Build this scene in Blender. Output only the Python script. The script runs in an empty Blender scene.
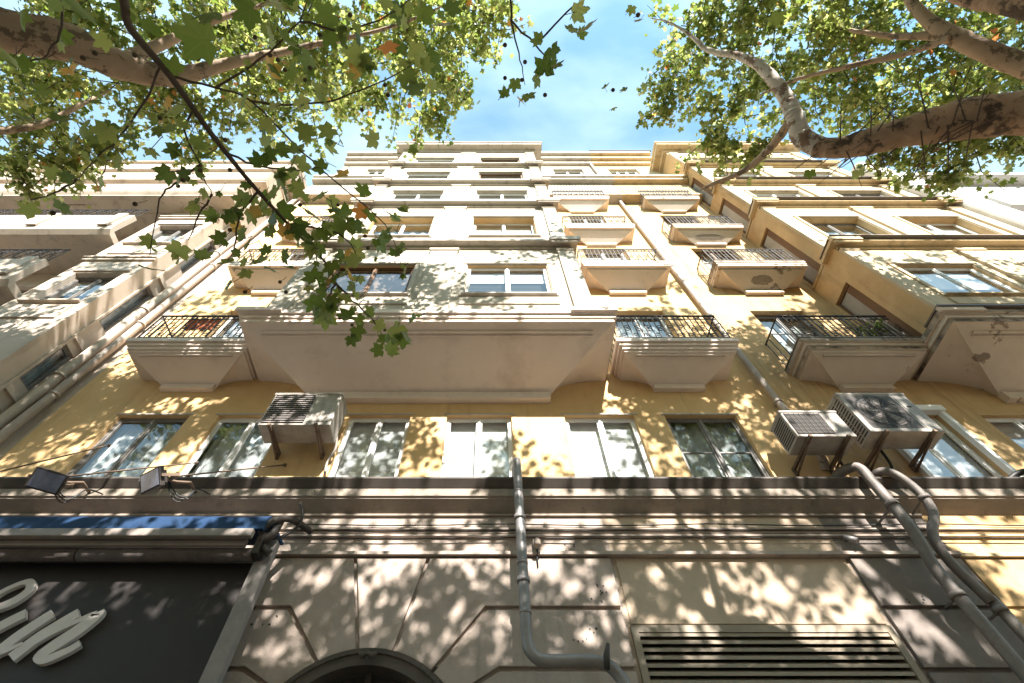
import bpy, math, random
import numpy as np
from mathutils import Vector, Matrix
R = math.radians
rnd = random.Random(7)
nr = np.random.default_rng(11)
sc = bpy.context.scene
col = sc.collection

# ------------------------------------------------------------------ camera
F = 470.0
TH = math.atan(301.5 / F); S, CC = math.sin(TH), math.cos(TH)
cam = bpy.data.cameras.new("camera"); co = bpy.data.objects.new("camera", cam); col.objects.link(co)
co.location = (0, 0, 1.6); co.rotation_euler = (math.pi - TH, 0, 0)
cam.sensor_width = 36; cam.sensor_fit = 'HORIZONTAL'; cam.lens = F / 1024 * 36
cam.shift_x = 19 / 1024; cam.clip_start = .05; cam.clip_end = 2000
sc.camera = co

def ray(px, py):
    s = (341.5 - py) / F
    return Vector(((px - 493) / F, S - CC * s, CC + S * s))
def onh(px, py, h):                      # point seen in that direction, h metres above eye level
    r = ray(px, py); return Vector((0, 0, 1.6)) + r * (h / r.z)
def ondist(px, py, d):
    r = ray(px, py).normalized(); return Vector((0, 0, 1.6)) + r * d

# ------------------------------------------------------------------ materials
def nodes_of(m):
    m.use_nodes = True; nt = m.node_tree; return nt, nt.nodes, nt.links
def surf(name, c1, c2=None, rough=.85, scale=1.5, bump=.15, bscale=30., stain=None, stain_amt=.5, stain_scale=.8,
         streak=False, metal=0., spec=.3, thr=(.55, .7), fine=.0):
    """two-tone mottled surface with optional stains of a third colour"""
    m = bpy.data.materials.new(name); nt, N, L = nodes_of(m)
    b = N['Principled BSDF']; b.inputs['Roughness'].default_value = rough
    b.inputs['Metallic'].default_value = metal; b.inputs['Specular IOR Level'].default_value = spec
    g = N.new('ShaderNodeNewGeometry')
    n1 = N.new('ShaderNodeTexNoise'); n1.inputs['Scale'].default_value = scale; n1.inputs['Detail'].default_value = 8
    n1.inputs['Roughness'].default_value = .65
    L.new(g.outputs['Position'], n1.inputs['Vector'])
    r = N.new('ShaderNodeMapRange'); r.inputs[1].default_value = .35; r.inputs[2].default_value = .65
    L.new(n1.outputs['Fac'], r.inputs[0])
    mx = N.new('ShaderNodeMix'); mx.data_type = 'RGBA'
    c2 = c2 or tuple(x * .85 for x in c1)
    mx.inputs[6].default_value = (*c1, 1); mx.inputs[7].default_value = (*c2, 1)
    L.new(r.outputs[0], mx.inputs[0])
    out = mx.outputs[2]
    if stain:
        n2 = N.new('ShaderNodeTexNoise'); n2.inputs['Scale'].default_value = stain_scale; n2.inputs['Detail'].default_value = 9
        n2.inputs['Roughness'].default_value = .7
        if streak:
            mp = N.new('ShaderNodeMapping'); mp.inputs['Scale'].default_value = (4, 4, .35)
            L.new(g.outputs['Position'], mp.inputs[0]); L.new(mp.outputs[0], n2.inputs['Vector'])
        else:
            mp = N.new('ShaderNodeMapping'); mp.inputs['Location'].default_value = (3.7, 9.1, 5.3)
            L.new(g.outputs['Position'], mp.inputs[0]); L.new(mp.outputs[0], n2.inputs['Vector'])
        r2 = N.new('ShaderNodeMapRange'); r2.inputs[1].default_value = thr[0]; r2.inputs[2].default_value = thr[1]
        r2.inputs[4].default_value = stain_amt
        L.new(n2.outputs['Fac'], r2.inputs[0])
        m2 = N.new('ShaderNodeMix'); m2.data_type = 'RGBA'; m2.inputs[7].default_value = (*stain, 1)
        L.new(r2.outputs[0], m2.inputs[0]); L.new(out, m2.inputs[6]); out = m2.outputs[2]
    L.new(out, b.inputs['Base Color'])
    if bump:
        n3 = N.new('ShaderNodeTexNoise'); n3.inputs['Scale'].default_value = bscale; n3.inputs['Detail'].default_value = 6
        L.new(g.outputs['Position'], n3.inputs['Vector'])
        bp = N.new('ShaderNodeBump'); bp.inputs['Strength'].default_value = bump; bp.inputs['Distance'].default_value = .02
        L.new(n3.outputs['Fac'], bp.inputs['Height']); L.new(bp.outputs[0], b.inputs['Normal'])
    return m

M = {}
M['yellow'] = surf('yellow_render', (.66, .455, .235), (.59, .385, .18), stain=(.30, .20, .095), stain_amt=.55, thr=(.53, .73), streak=True, bscale=18)
M['cream'] = surf('cream_render', (.46, .41, .335), (.39, .34, .27), stain=(.20, .165, .12), stain_amt=.6, streak=True, thr=(.54, .74))
M['cream_trim'] = surf('cream_trim', (.47, .42, .36), (.40, .355, .30), stain=(.16, .135, .11), stain_amt=.7, streak=True, rough=.8, thr=(.52, .72))
M['corbel'] = surf('corbel_paint', (.78, .675, .60), (.71, .605, .53), scale=.7, stain=(.42, .34, .28), stain_amt=.5, stain_scale=1.1, thr=(.52, .72))
M['ochre'] = surf('ochre_render', (.56, .385, .20), (.47, .305, .145), stain=(.22, .15, .075), stain_amt=.7, thr=(.52, .70), streak=True, bscale=18)
M['ochre_trim'] = surf('ochre_trim', (.56, .44, .28), (.50, .37, .21), stain=(.20, .16, .12), stain_amt=.7, streak=True, thr=(.5, .7))
M['ochre_pale'] = surf('ochre_pale', (.54, .445, .31), (.46, .365, .24), stain=(.20, .15, .095), stain_amt=.65, thr=(.53, .72), streak=True)
M['corbel_old'] = surf('corbel_weathered', (.62, .53, .445), (.53, .445, .365), scale=.9, stain=(.19, .14, .105), stain_amt=.85,
                       stain_scale=1.15, thr=(.61, .625))
M['stone'] = surf('grey_stone', (.42, .345, .295), (.34, .275, .235), scale=2.2, stain=(.20, .175, .15), stain_amt=.55, streak=True, bump=.25, bscale=45)
M['stone_warm'] = surf('beige_stone', (.48, .375, .28), (.42, .325, .24), scale=1.2, stain=(.28, .23, .16), stain_amt=.4, streak=True, bscale=40)
M['stone_dark'] = surf('dark_stone', (.215, .18, .16), (.165, .14, .125), scale=2, stain=(.33, .29, .25), stain_amt=.35, bscale=45)
M['cornice'] = surf('sooty_cornice', (.30, .25, .205), (.235, .195, .16), scale=3, stain=(.12, .10, .085), stain_amt=.6, streak=True)
M['flashing'] = surf('brown_flashing', (.10, .083, .07), (.07, .058, .05), rough=.6, bump=.05)
M['pink'] = surf('pink_render', (.48, .395, .325), (.41, .33, .265), stain=(.18, .145, .12), stain_amt=.65, thr=(.52, .72), streak=True)
M['pinkwhite'] = surf('pale_pink_trim', (.51, .435, .36), (.44, .365, .295), stain=(.19, .155, .125), stain_amt=.65, thr=(.52, .72), streak=True)
M['white'] = surf('white_render', (.58, .555, .52), (.50, .475, .44), stain=(.5, .47, .43), stain_amt=.25, streak=True)
M['greywhite'] = surf('grey_render', (.44, .43, .42), (.38, .37, .36))
M['tin'] = surf('roof_tin', (.14, .11, .09), (.10, .08, .07), rough=.5)
M['grime'] = surf('grimy_moulding', (.42, .345, .27), (.30, .24, .185), scale=2.5, stain=(.085, .066, .05), stain_amt=.9, streak=True, thr=(.46, .60))
M['frame_white'] = surf('white_pvc', (.78, .77, .75), (.74, .73, .71), rough=.4, bump=0, scale=4)
M['frame_grey'] = surf('grey_frame', (.22, .20, .185), (.16, .15, .14), rough=.5, bump=0, scale=6)
M['frame_wood'] = surf('brown_wood_frame', (.16, .085, .045), (.12, .065, .035), rough=.5, bump=.05)
M['iron'] = surf('black_iron', (.035, .03, .028), (.06, .048, .04), rough=.55, bump=.1, bscale=80)
M['rust'] = surf('rusty_iron', (.20, .14, .10), (.12, .085, .06), rough=.8, bump=.2, bscale=60)
M['galv'] = surf('galvanised_pipe', (.27, .255, .25), (.20, .185, .18), rough=.5, metal=.35, bump=.05, scale=3, stain=(.14, .10, .08), stain_amt=.5)
M['dullpipe'] = surf('dirty_pipe', (.20, .175, .16), (.14, .12, .11), rough=.6, metal=.2, scale=4, stain=(.30, .27, .24), stain_amt=.5)
M['paintpipe'] = surf('painted_pipe', (.42, .36, .31), (.32, .27, .235), rough=.55, stain=(.25, .2, .17), stain_amt=.5, streak=True)
M['ac'] = surf('ac_paint', (.42, .385, .35), (.30, .27, .24), rough=.5, scale=3, stain=(.22, .18, .145), stain_amt=.75, streak=True, thr=(.48, .68), bump=.03)
M['ac_old'] = surf('ac_dirty_paint', (.42, .38, .34), (.30, .265, .235), rough=.55, scale=3, stain=(.13, .10, .08), stain_amt=.7, thr=(.48, .66), bump=.03)
M['ac_dirt'] = surf('ac_sooty_plastic', (.12, .105, .095), (.07, .06, .055), rough=.6, scale=5, bump=0)
M['ac_dark'] = surf('ac_grille_dark', (.03, .028, .027), (.05, .045, .04), rough=.6, bump=0)
M['black'] = surf('black_rubber', (.02, .02, .02), (.03, .03, .03), rough=.5, bump=0)
M['sign'] = surf('charcoal_sign', (.034, .029, .028), (.027, .023, .022), rough=.55, scale=.8, bump=.04)
M['letter'] = surf('white_letter', (.62, .57, .55), (.56, .51, .49), rough=.5, bump=.03)
M['blue'] = surf('blue_canvas', (.011, .04, .105), (.008, .03, .075), rough=.8, bump=.1, bscale=90)
M['bar'] = surf('aluminium_bar', (.27, .23, .205), (.20, .17, .15), rough=.5, stain=(.2, .17, .15), stain_amt=.5, streak=True)
M['roller'] = surf('awning_roller', (.13, .105, .10), (.09, .075, .07), rough=.9, scale=8, bump=.4, bscale=70)
M['post'] = surf('grey_post', (.27, .235, .22), (.22, .20, .19), rough=.75, scale=7, bump=.3, bscale=60)
M['louver'] = surf('bronze_louver', (.30, .245, .18), (.235, .19, .14), rough=.5, bump=0)
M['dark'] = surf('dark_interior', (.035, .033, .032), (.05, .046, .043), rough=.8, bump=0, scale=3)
M['blind'] = surf('white_blind', (.68, .68, .67), (.60, .60, .60), rough=.6, bump=0, scale=2)
M['blind_grey'] = surf('grey_shutter', (.42, .40, .37), (.34, .32, .30), rough=.6, bump=0, scale=2)
M['blind_brown'] = surf('brown_shutter', (.26, .17, .12), (.20, .13, .09), rough=.6, bump=0, scale=2)
M['curtain'] = surf('grey_curtain', (.52, .54, .54), (.26, .275, .28), rough=.9, bump=.3, scale=2.5)
M['lens'] = surf('lamp_lens', (.20, .22, .32), (.12, .14, .22), rough=.12, bump=0, scale=9, spec=.8)
M['orange'] = surf('orange_cloth', (.62, .19, .08), (.5, .14, .06), bump=.2)
M['terracotta'] = surf('terracotta', (.35, .15, .08), (.28, .12, .07))
M['pave'] = surf('pavement', (.46, .37, .285), (.38, .30, .23), scale=3)
M['across'] = surf('cream_stucco', (.70, .55, .40), (.62, .47, .33))
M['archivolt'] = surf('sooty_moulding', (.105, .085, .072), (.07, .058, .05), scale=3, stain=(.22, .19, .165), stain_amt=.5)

M['asphalt'] = surf('asphalt', (.055, .053, .05), (.045, .043, .042), scale=4)
M['line'] = surf('road_paint', (.7, .7, .68), (.6, .6, .58))
M['bark'] = surf('plane_bark', (.40, .30, .21), (.30, .215, .145), scale=2, stain=(.15, .11, .075), stain_amt=.95, stain_scale=3.4, thr=(.535, .55), bump=.6, bscale=11)
M['bark_rough'] = surf('old_bark', (.42, .285, .19), (.30, .20, .13), scale=3, stain=(.055, .04, .032), stain_amt=.9, stain_scale=4.0, thr=(.5, .58), bump=1.6, bscale=9)
M['bark_pale'] = surf('peeling_pale_bark', (.62, .58, .52), (.50, .45, .38), scale=2, stain=(.20, .13, .09), stain_amt=.9, stain_scale=5, thr=(.52, .56), bump=.4, bscale=14)
M['twig'] = surf('dark_twig', (.085, .062, .048), (.12, .085, .062), bump=.3, bscale=50)
M['seed'] = surf('seed_ball', (.07, .048, .032), (.11, .075, .045), bump=.6, bscale=120)

def glass(name, tint, refl):
    m = bpy.data.materials.new(name); nt, N, L = nodes_of(m)
    N.remove(N['Principled BSDF']); o = N['Material Output']
    t = N.new('ShaderNodeBsdfTransparent'); t.inputs[0].default_value = (*tint, 1)
    g = N.new('ShaderNodeBsdfGlossy'); g.inputs['Roughness'].default_value = .03; g.inputs[0].default_value = (.95, .97, 1, 1)
    lw0 = N.new('ShaderNodeLayerWeight'); lw0.inputs[0].default_value = .5; lp = N.new('ShaderNodeMath'); lp.operation = 'POWER'; lp.inputs[1].default_value = 3; lw = N.new('ShaderNodeMath'); lw.operation = 'MULTIPLY'; lw.inputs[1].default_value = .8; L.new(lw0.outputs['Facing'], lp.inputs[0]); L.new(lp.outputs[0], lw.inputs[0])
    ad = N.new('ShaderNodeMath'); ad.operation = 'ADD'; ad.inputs[1].default_value = refl; ad.use_clamp = True
    nz = N.new('ShaderNodeTexNoise'); nz.inputs['Scale'].default_value = 1.3
    gp = N.new('ShaderNodeNewGeometry'); L.new(gp.outputs['Position'], nz.inputs['Vector'])
    bp = N.new('ShaderNodeBump'); bp.inputs['Strength'].default_value = .10; bp.inputs['Distance'].default_value = .05
    L.new(nz.outputs[0], bp.inputs['Height']); L.new(bp.outputs[0], g.inputs['Normal'])
    L.new(lw.outputs[0], ad.inputs[0])
    mx = N.new('ShaderNodeMixShader'); L.new(ad.outputs[0], mx.inputs[0]); L.new(t.outputs[0], mx.inputs[1]); L.new(g.outputs[0], mx.inputs[2])
    L.new(mx.outputs[0], o.inputs['Surface'])
    return m
M['glass'] = glass('window_glass', (.92, .95, .95), .07)

def leafmat(name):
    m = bpy.data.materials.new(name); nt, N, L = nodes_of(m)
    N.remove(N['Principled BSDF']); o = N['Material Output']
    at = N.new('ShaderNodeAttribute'); at.attribute_name = 'tone'
    rp = N.new('ShaderNodeValToRGB'); e = rp.color_ramp.elements
    e[0].position = 0; e[0].color = (.045, .075, .010, 1)
    e[1].position = 1; e[1].color = (.36, .10, .025, 1)
    for p, c in ((.35, (.085, .12, .016, 1)), (.7, (.20, .22, .055, 1)), (.90, (.31, .32, .12, 1)), (.955, (.30, .24, .04, 1)), (.975, (.38, .16, .03, 1))):
        k = e.new(p); k.color = c
    L.new(at.outputs['Fac'], rp.inputs[0])
    gp = N.new('ShaderNodeNewGeometry'); nz = N.new('ShaderNodeTexNoise'); nz.inputs['Scale'].default_value = 25
    L.new(gp.outputs['Position'], nz.inputs['Vector'])
    mv = N.new('ShaderNodeMix'); mv.data_type = 'RGBA'; mv.blend_type = 'MULTIPLY'; mv.inputs[0].default_value = .35
    L.new(rp.outputs[0], mv.inputs[6]); L.new(nz.outputs[0], mv.inputs[7])
    vn = N.new('ShaderNodeAttribute'); vn.attribute_name = 'vein'; vp = N.new('ShaderNodeMath'); vp.operation = 'POWER'; vp.inputs[1].default_value = 5
    vm = N.new('ShaderNodeMath'); vm.operation = 'MULTIPLY'; vm.inputs[1].default_value = .45; L.new(vn.outputs['Fac'], vp.inputs[0]); L.new(vp.outputs[0], vm.inputs[0])
    v2 = N.new('ShaderNodeMix'); v2.data_type = 'RGBA'; v2.inputs[7].default_value = (.30, .33, .10, 1); L.new(vm.outputs[0], v2.inputs[0]); L.new(mv.outputs[2], v2.inputs[6]); mv = v2
    d = N.new('ShaderNodeBsdfPrincipled'); d.inputs['Roughness'].default_value = .45; d.inputs['Specular IOR Level'].default_value = .6
    L.new(mv.outputs[2], d.inputs['Base Color'])
    t = N.new('ShaderNodeBsdfTranslucent')
    hs = N.new('ShaderNodeHueSaturation'); hs.inputs['Value'].default_value = 2.5; hs.inputs['Saturation'].default_value = .95
    L.new(rp.outputs[0], hs.inputs['Color']); L.new(hs.outputs[0], t.inputs[0])
    mx = N.new('ShaderNodeMixShader'); mx.inputs[0].default_value = .5
    L.new(d.outputs[0], mx.inputs[1]); L.new(t.outputs[0], mx.inputs[2]); L.new(mx.outputs[0], o.inputs['Surface'])
    return m
M['leaf'] = leafmat('plane_leaf')

# ------------------------------------------------------------------ mesh helpers
ID = lambda p: p
class MB:
    def __init__(s, T=None): s.v = []; s.f = []; s.T = T or ID; s.sm = set()
    def add(s, pts, faces, smooth=False):
        n = len(s.v); s.v += [tuple(s.T(p)) for p in pts]
        for f in faces:
            if smooth: s.sm.add(len(s.f))
            s.f.append([i + n for i in f])
        return s
    def box(s, x0, x1, y0, y1, z0, z1):
        return s.add([(x0, y0, z0), (x1, y0, z0), (x1, y1, z0), (x0, y1, z0), (x0, y0, z1), (x1, y0, z1), (x1, y1, z1), (x0, y1, z1)],
                     [(0, 3, 2, 1), (4, 5, 6, 7), (0, 1, 5, 4), (1, 2, 6, 5), (2, 3, 7, 6), (3, 0, 4, 7)])
    def prism(s, prof, x0, x1):                     # closed (y,z) profile extruded along x
        n = len(prof)
        return s.add([(x0, y, z) for y, z in prof] + [(x1, y, z) for y, z in prof],
                     [tuple(range(n)), tuple(range(2 * n - 1, n - 1, -1))] + [(i, (i + 1) % n, (i + 1) % n + n, i + n) for i in range(n)])
    def slab(s, pts, y0, y1):                       # (x,z) outline with thickness along y
        n = len(pts)
        return s.add([(x, y0, z) for x, z in pts] + [(x, y1, z) for x, z in pts],
                     [tuple(range(n)), tuple(range(2 * n - 1, n - 1, -1))] + [(i, i + n, (i + 1) % n + n, (i + 1) % n) for i in range(n)])
    def tube(s, pts, r, n=8, cap=True):
        pts = [Vector(p) for p in pts]; rr = r if isinstance(r, (list, tuple)) else [r] * len(pts)
        up = None; V = []; Fs = []
        for i, p in enumerate(pts):
            a = pts[max(i - 1, 0)]; b = pts[min(i + 1, len(pts) - 1)]; d = (b - a).normalized()
            if up is None: up = d.orthogonal().normalized()
            up = (up - d * up.dot(d)); up = up.normalized() if up.length > 1e-6 else d.orthogonal().normalized()
            w = d.cross(up)
            for k in range(n):
                t = 2 * math.pi * k / n; V.append(p + (up * math.cos(t) + w * math.sin(t)) * rr[i])
        for i in range(len(pts) - 1):
            for k in range(n):
                Fs.append((i * n + k, i * n + (k + 1) % n, (i + 1) * n + (k + 1) % n, (i + 1) * n + k))
        s.add(V, Fs, n > 4)
        if cap:
            m = len(s.v) - len(V)
            s.f.append([m + k for k in range(n - 1, -1, -1)]); s.f.append([m + (len(pts) - 1) * n + k for k in range(n)])
        return s
    def ring(s, c, rad, r, axis='y', n=12, m=5):
        c = Vector(c); P = []
        for k in range(n + 1):
            t = 2 * math.pi * k / n
            P.append(c + (Vector((math.cos(t), 0, math.sin(t))) if axis == 'y' else Vector((0, math.cos(t), math.sin(t)))) * rad)
        return s.tube(P, r, m, False)
    def build(s, name, m, parent=None, bevel=0):
        me = bpy.data.meshes.new(name); me.from_pydata(s.v, [], s.f)
        if s.sm: me.polygons.foreach_set('use_smooth', [i in s.sm for i in range(len(s.f))])
        me.materials.append(M[m]); me.update()
        return link(name, me, parent, bevel)
def world_loc(o):
    w = Vector((0, 0, 0))
    while o: w += o.location; o = o.parent if o.parent and o.type != 'EMPTY' else None
    return w
def link(name, me, parent=None, bevel=0):
    o = bpy.data.objects.new(name, me); col.objects.link(o)
    if parent:
        o.parent = parent
        if parent.type == 'EMPTY': o.matrix_parent_inverse = Matrix.Translation(-parent.location)
    if bevel:
        b = o.modifiers.new('bevel', 'BEVEL'); b.width = bevel; b.segments = 2; b.limit_method = 'ANGLE'
    return o
def tag(o, label, cat, group=None):
    o['label'] = label; o['category'] = cat
    if group: o['group'] = group
    return o
def thing(name, loc, label, cat, group=None):
    o = bpy.data.objects.new(name, None); o.empty_display_size = .2; o.location = loc; col.objects.link(o)
    return tag(o, label, cat, group)
def dup(root, delta, label=None):
    r = root.copy(); col.objects.link(r); r.location = root.location + Vector(delta)
    if label: r['label'] = label
    for c in root.children:
        k = c.copy(); col.objects.link(k); k.parent = r
        for g in c.children:
            q = g.copy(); col.objects.link(q); q.parent = k
    return r
def smooth_path(P, sub=4, jit=0.):
    P = [Vector(p) for p in P]; out = []
    for i in range(len(P) - 1):
        a, b, c, d = P[max(i - 1, 0)], P[i], P[i + 1], P[min(i + 2, len(P) - 1)]
        for k in range(sub):
            t = k / sub
            q = .5 * ((2 * b) + (c - a) * t + (2 * a - 5 * b + 4 * c - d) * t * t + (3 * b - a - 3 * c + d) * t ** 3)
            if jit: q += Vector((rnd.uniform(-jit, jit), rnd.uniform(-jit, jit), rnd.uniform(-jit, jit)))
            out.append(q)
    out.append(P[-1]); return out
def lerp_list(v, n):
    out = []
    for i in range(n):
        t = i / (n - 1) * (len(v) - 1); k = min(int(t), len(v) - 2); out.append(v[k] + (v[k + 1] - v[k]) * (t - k))
    return out

# frames: (u along wall, w into wall, v up)
def front(y): return lambda p: (p[0], y + p[1], p[2])
def left_face(x): return lambda p: (x + p[1], p[0], p[2])        # normal -X
def right_face(x): return lambda p: (x - p[1], p[0], p[2])       # normal +X

def panel(mb, u0, u1, v0, v1, ops, rev):
    us = sorted({u0, u1, *[a for o in ops for a in o[:2]]}); vs = sorted({v0, v1, *[a for o in ops for a in o[2:4]]})
    us = [u for u in us if u0 <= u <= u1]; vs = [v for v in vs if v0 <= v <= v1]
    for i in range(len(us) - 1):
        for j in range(len(vs) - 1):
            cu, cv = (us[i] + us[i + 1]) / 2, (vs[j] + vs[j + 1]) / 2
            if any(o[0] < cu < o[1] and o[2] < cv < o[3] for o in ops): continue
            mb.add([(us[i], 0, vs[j]), (us[i + 1], 0, vs[j]), (us[i + 1], 0, vs[j + 1]), (us[i], 0, vs[j + 1])], [(0, 1, 2, 3)])
    for a, b, c, d in [o[:4] for o in ops]:
        for q in (((a, c), (b, c)), ((b, c), (b, d)), ((b, d), (a, d)), ((a, d), (a, c))):
            (p1, q1), (p2, q2) = q
            mb.add([(p1, 0, q1), (p2, 0, q2), (p2, rev, q2), (p1, rev, q1)], [(0, 1, 2, 3)])

def window(parent, T, o, rev, frame='frame_white', back='blind', leaves=2, sill=None, drop=1., bars=0, name='window'):
    """casement set at the back of its reveal: frame with mullions, glass panes, blind or curtain, sill"""
    a, b, c, d = o[:4]; w0 = rev - .06; w1 = rev
    fw = .045
    f = MB(T)
    f.box(a, b, w0, w1, d - fw, d); f.box(a, b, w0, w1, c, c + fw)
    f.box(a, a + fw, w0, w1, c + fw, d - fw); f.box(b - fw, b, w0, w1, c + fw, d - fw)
    L = (b - a - 2 * fw) / leaves
    for k in range(1, leaves):
        x = a + fw + L * k; f.box(x - .022, x + .022, w0 - .008, w1, c + fw, d - fw)
    sw = .032
    for k in range(leaves):
        x0 = a + fw + L * k + (.022 if k else 0); x1 = a + fw + L * (k + 1) - (.022 if k < leaves - 1 else 0)
        f.box(x0, x1, w0 + .012, w1 - .01, c + fw, c + fw + sw); f.box(x0, x1, w0 + .012, w1 - .01, d - fw - sw, d - fw)
        f.box(x0, x0 + sw, w0 + .012, w1 - .01, c + fw + sw, d - fw - sw); f.box(x1 - sw, x1, w0 + .012, w1 - .01, c + fw + sw, d - fw - sw)
        for q in range(bars):
            zz = c + (d - c) * (q + 1) / (bars + 1); f.box(x0 + sw, x1 - sw, w0 + .018, w1 - .016, zz - .015, zz + .015)
    fo = f.build(name, frame, parent)
    g = MB(T)
    for k in range(leaves):
        x0 = a + fw + L * k + (.022 if k else 0) + sw; x1 = a + fw + L * (k + 1) - (.022 if k < leaves - 1 else 0) - sw
        g.add([(x0, w1 - .03, c + fw + sw), (x1, w1 - .03, c + fw + sw), (x1, w1 - .03, d - fw - sw), (x0, w1 - .03, d - fw - sw)], [(0, 1, 2, 3)])
    g.build('pane', 'glass', fo)
    zb = d - (d - c) * drop
    if back and back != 'curtain':
        k = MB(T); n = max(3, int((d - zb) / .075))
        for q in range(n):
            z0 = zb + (d - zb) * q / n; z1 = zb + (d - zb) * (q + 1) / n
            k.add([(a, w1 + .09, z0), (b, w1 + .09, z0), (b, w1 + .065, z1 - .006), (a, w1 + .065, z1 - .006)], [(0, 1, 2, 3)])
        k.build('blind', back, fo)
    elif back == 'curtain':
        k = MB(T); n = 28; P = []
        for q in range(n + 1):
            u = a + (b - a) * q / n; w = w1 + .16 + .03 * math.sin(q * 1.3) + rnd.uniform(-.01, .01)
            P += [(u, w, c), (u, w, d)]
        k.add(P, [(2 * q, 2 * q + 2, 2 * q + 3, 2 * q + 1) for q in range(n)], True)
        k.build('curtain', 'curtain', fo)
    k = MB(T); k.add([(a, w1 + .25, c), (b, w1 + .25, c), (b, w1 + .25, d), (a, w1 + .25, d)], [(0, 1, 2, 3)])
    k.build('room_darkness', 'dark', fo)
    if sill:
        k = MB(T); k.box(a - .08, b + .08, -.09, rev - .062, c - .05, c - .003); k.build('sill', sill, fo)
    return fo

def corbel(mb, x0, x1, yl, yw, zt, zb, cove):
    """underside that slopes down to the wall, with a hollow hip at both ends"""
    nt, nx = 14, 14; rows = []
    for i in range(nt + 1):
        t = i / nt; y = yl + (yw - yl) * t; dz = (zt - zb) * t; w = max(cove * t, 1e-3); r = []
        for k in range(nx + 1):
            s = 1 - k / nx; p = 1 - math.sqrt(max(0, 1 - (1 - s) ** 2)); r.append((x0 + w * (1 - s), y, zt - dz * p))
        for k in range(nx + 1):
            s = k / nx; p = 1 - math.sqrt(max(0, 1 - (1 - s) ** 2)); r.append((x1 - w * (1 - s), y, zt - dz * p))
        rows.append(r)
    m = len(rows[0]); V = [p for r in rows for p in r]
    mb.add(V, [(i * m + k, i * m + k + 1, (i + 1) * m + k + 1, (i + 1) * m + k) for i in range(nt) for k in range(m - 1) if k != nx], True)
    mb.add(V, [(i * m + nx, i * m + nx + 1, (i + 1) * m + nx + 1, (i + 1) * m + nx) for i in range(nt)])

def frame_strip(mb, x0, x1, yl, yw, zt, zb, t0, w=.025, side=.4):
    """thin raised moulding on the sloping underside"""
    def pt(x, t, o=0): return (x, yl + (yw - yl) * t, zt - (zt - zb) * t - o)
    for a, b in ((t0, t0 + .03), (t0 + .055, t0 + .07)):
        mb.add([pt(x0, a, .003), pt(x1, a, .003), pt(x1, b, .003), pt(x0, b, .003), pt(x0, a, .028), pt(x1, a, .028), pt(x1, b, .028), pt(x0, b, .028)],
               [(4, 5, 6, 7), (0, 1, 5, 4), (3, 2, 6, 7), (0, 3, 7, 4), (1, 2, 6, 5)])

def railing(parent, x0, x1, y0, yw, z, h=1.0, mat='iron', sides=(1, 1), step=.115):
    r = MB()
    r.box(x0, x1, y0, y0 + .04, z + h - .02, z + h); r.box(x0 + .01, x1 - .01, y0 + .008, y0 + .03, z + .08, z + .10)
    r.box(x0 + .01, x1 - .01, y0 + .01, y0 + .028, z + h - .16, z + h - .145)
    n = int((x1 - x0) / step)
    for k in range(n + 1):
        x = x0 + .02 + (x1 - x0 - .04) * k / n; th = .016 if k % 6 else .026
        r.box(x - th / 2, x + th / 2, y0 + .012, y0 + .012 + th, z + .004, z + h - .022)
        if k < n and k % 2 == 0:
            xm = x + (x1 - x0) / n / 2
            r.ring((xm, y0 + .02, z + h - .085), .042, .007); r.ring((xm, y0 + .02, z + .42), .045, .008); r.ring((xm, y0 + .02, z + .54), .045, .008)
        if k < n and k % 2 == 1:
            xm = x + (x1 - x0) / n / 2
            r.ring((xm, y0 + .02, z + .22), .045, .008)
    for s, x in ((0, x0), (1, x1 - .03)):
        if not sides[s]: continue
        r.box(x, x + .03, y0 + .042, yw, z + h - .02, z + h); r.box(x + .006, x + .024, y0 + .042, yw, z + .08, z + .10)
        m = max(2, int((yw - y0) / .14))
        for k in range(1, m + 1):
            y = y0 + .02 + (yw - y0 - .06) * k / m; r.box(x + .007, x + .023, y - .008, y + .008, z + .004, z + h - .022)
    return r.build('railing', mat, parent)

def balcony(parent, x0, x1, yl, zb, mat, yw=6.0, drop=.32, trim=None, sides=(1, 1), rail=True, moulding=True):
    b = MB(); moulding = moulding and zb < 10
    b.box(x0, x1, yl, yw - .001, zb + .16, zb + .27)
    if zb > 10: b.box(x0 + .012, x1 - .012, yl + .012, yw - .001, zb + .08, zb + .16)
    else: b.box(x0 + .05, x1 - .05, yl + .05, yw - .001, zb + .08, zb + .16)
    ip = .03 if zb > 10 else .09
    b.box(x0 + ip, x1 - ip, yl + ip, yw - .001, zb, zb + .08)
    a, c, e = x0 + .13, x1 - .13, yl + .13
    if trim:
        gm = MB(); gm.box(x0 - .006, x1 + .006, yl - .006, yw - .003, zb + .165, zb + .262); gm.box(x0 + .082, x1 - .082, yl + .082, yw - .003, zb + .004, zb + .074)
    b.box(a, c, e, yw - .001, zb - .05, zb)
    cove = (c - a) * .28
    corbel(b, a, c, e, yw - .001, zb - .05, zb - .05 - drop, cove)
    b.add([(a, e, zb - .05), (c, e, zb - .05), (c, e + .02, zb - .05), (a, e + .02, zb - .05)], [(0, 1, 2, 3)])
    if moulding: frame_strip(b, a + .22, c - .22, e, yw, zb - .05, zb - .05 - drop, .06)
    b.box(a + cove - .02, c - cove + .02, yw - .11, yw - .001, zb - .05 - drop - .10, zb - .05 - drop + .03)
    o = b.build('balcony', mat, parent)
    if trim:
        t = MB(); t.box(x0 - .012, x1 + .012, yl - .012, yw - .002, zb + .272, zb + .30); t.build('slab_edge', trim, o); gm.build('grimy_edge', 'grime', o)
    if rail: railing(o, x0 + .05, x1 - .05, yl + .05, yw, zb + .30, 1.0, 'iron', sides)
    return o

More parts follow.
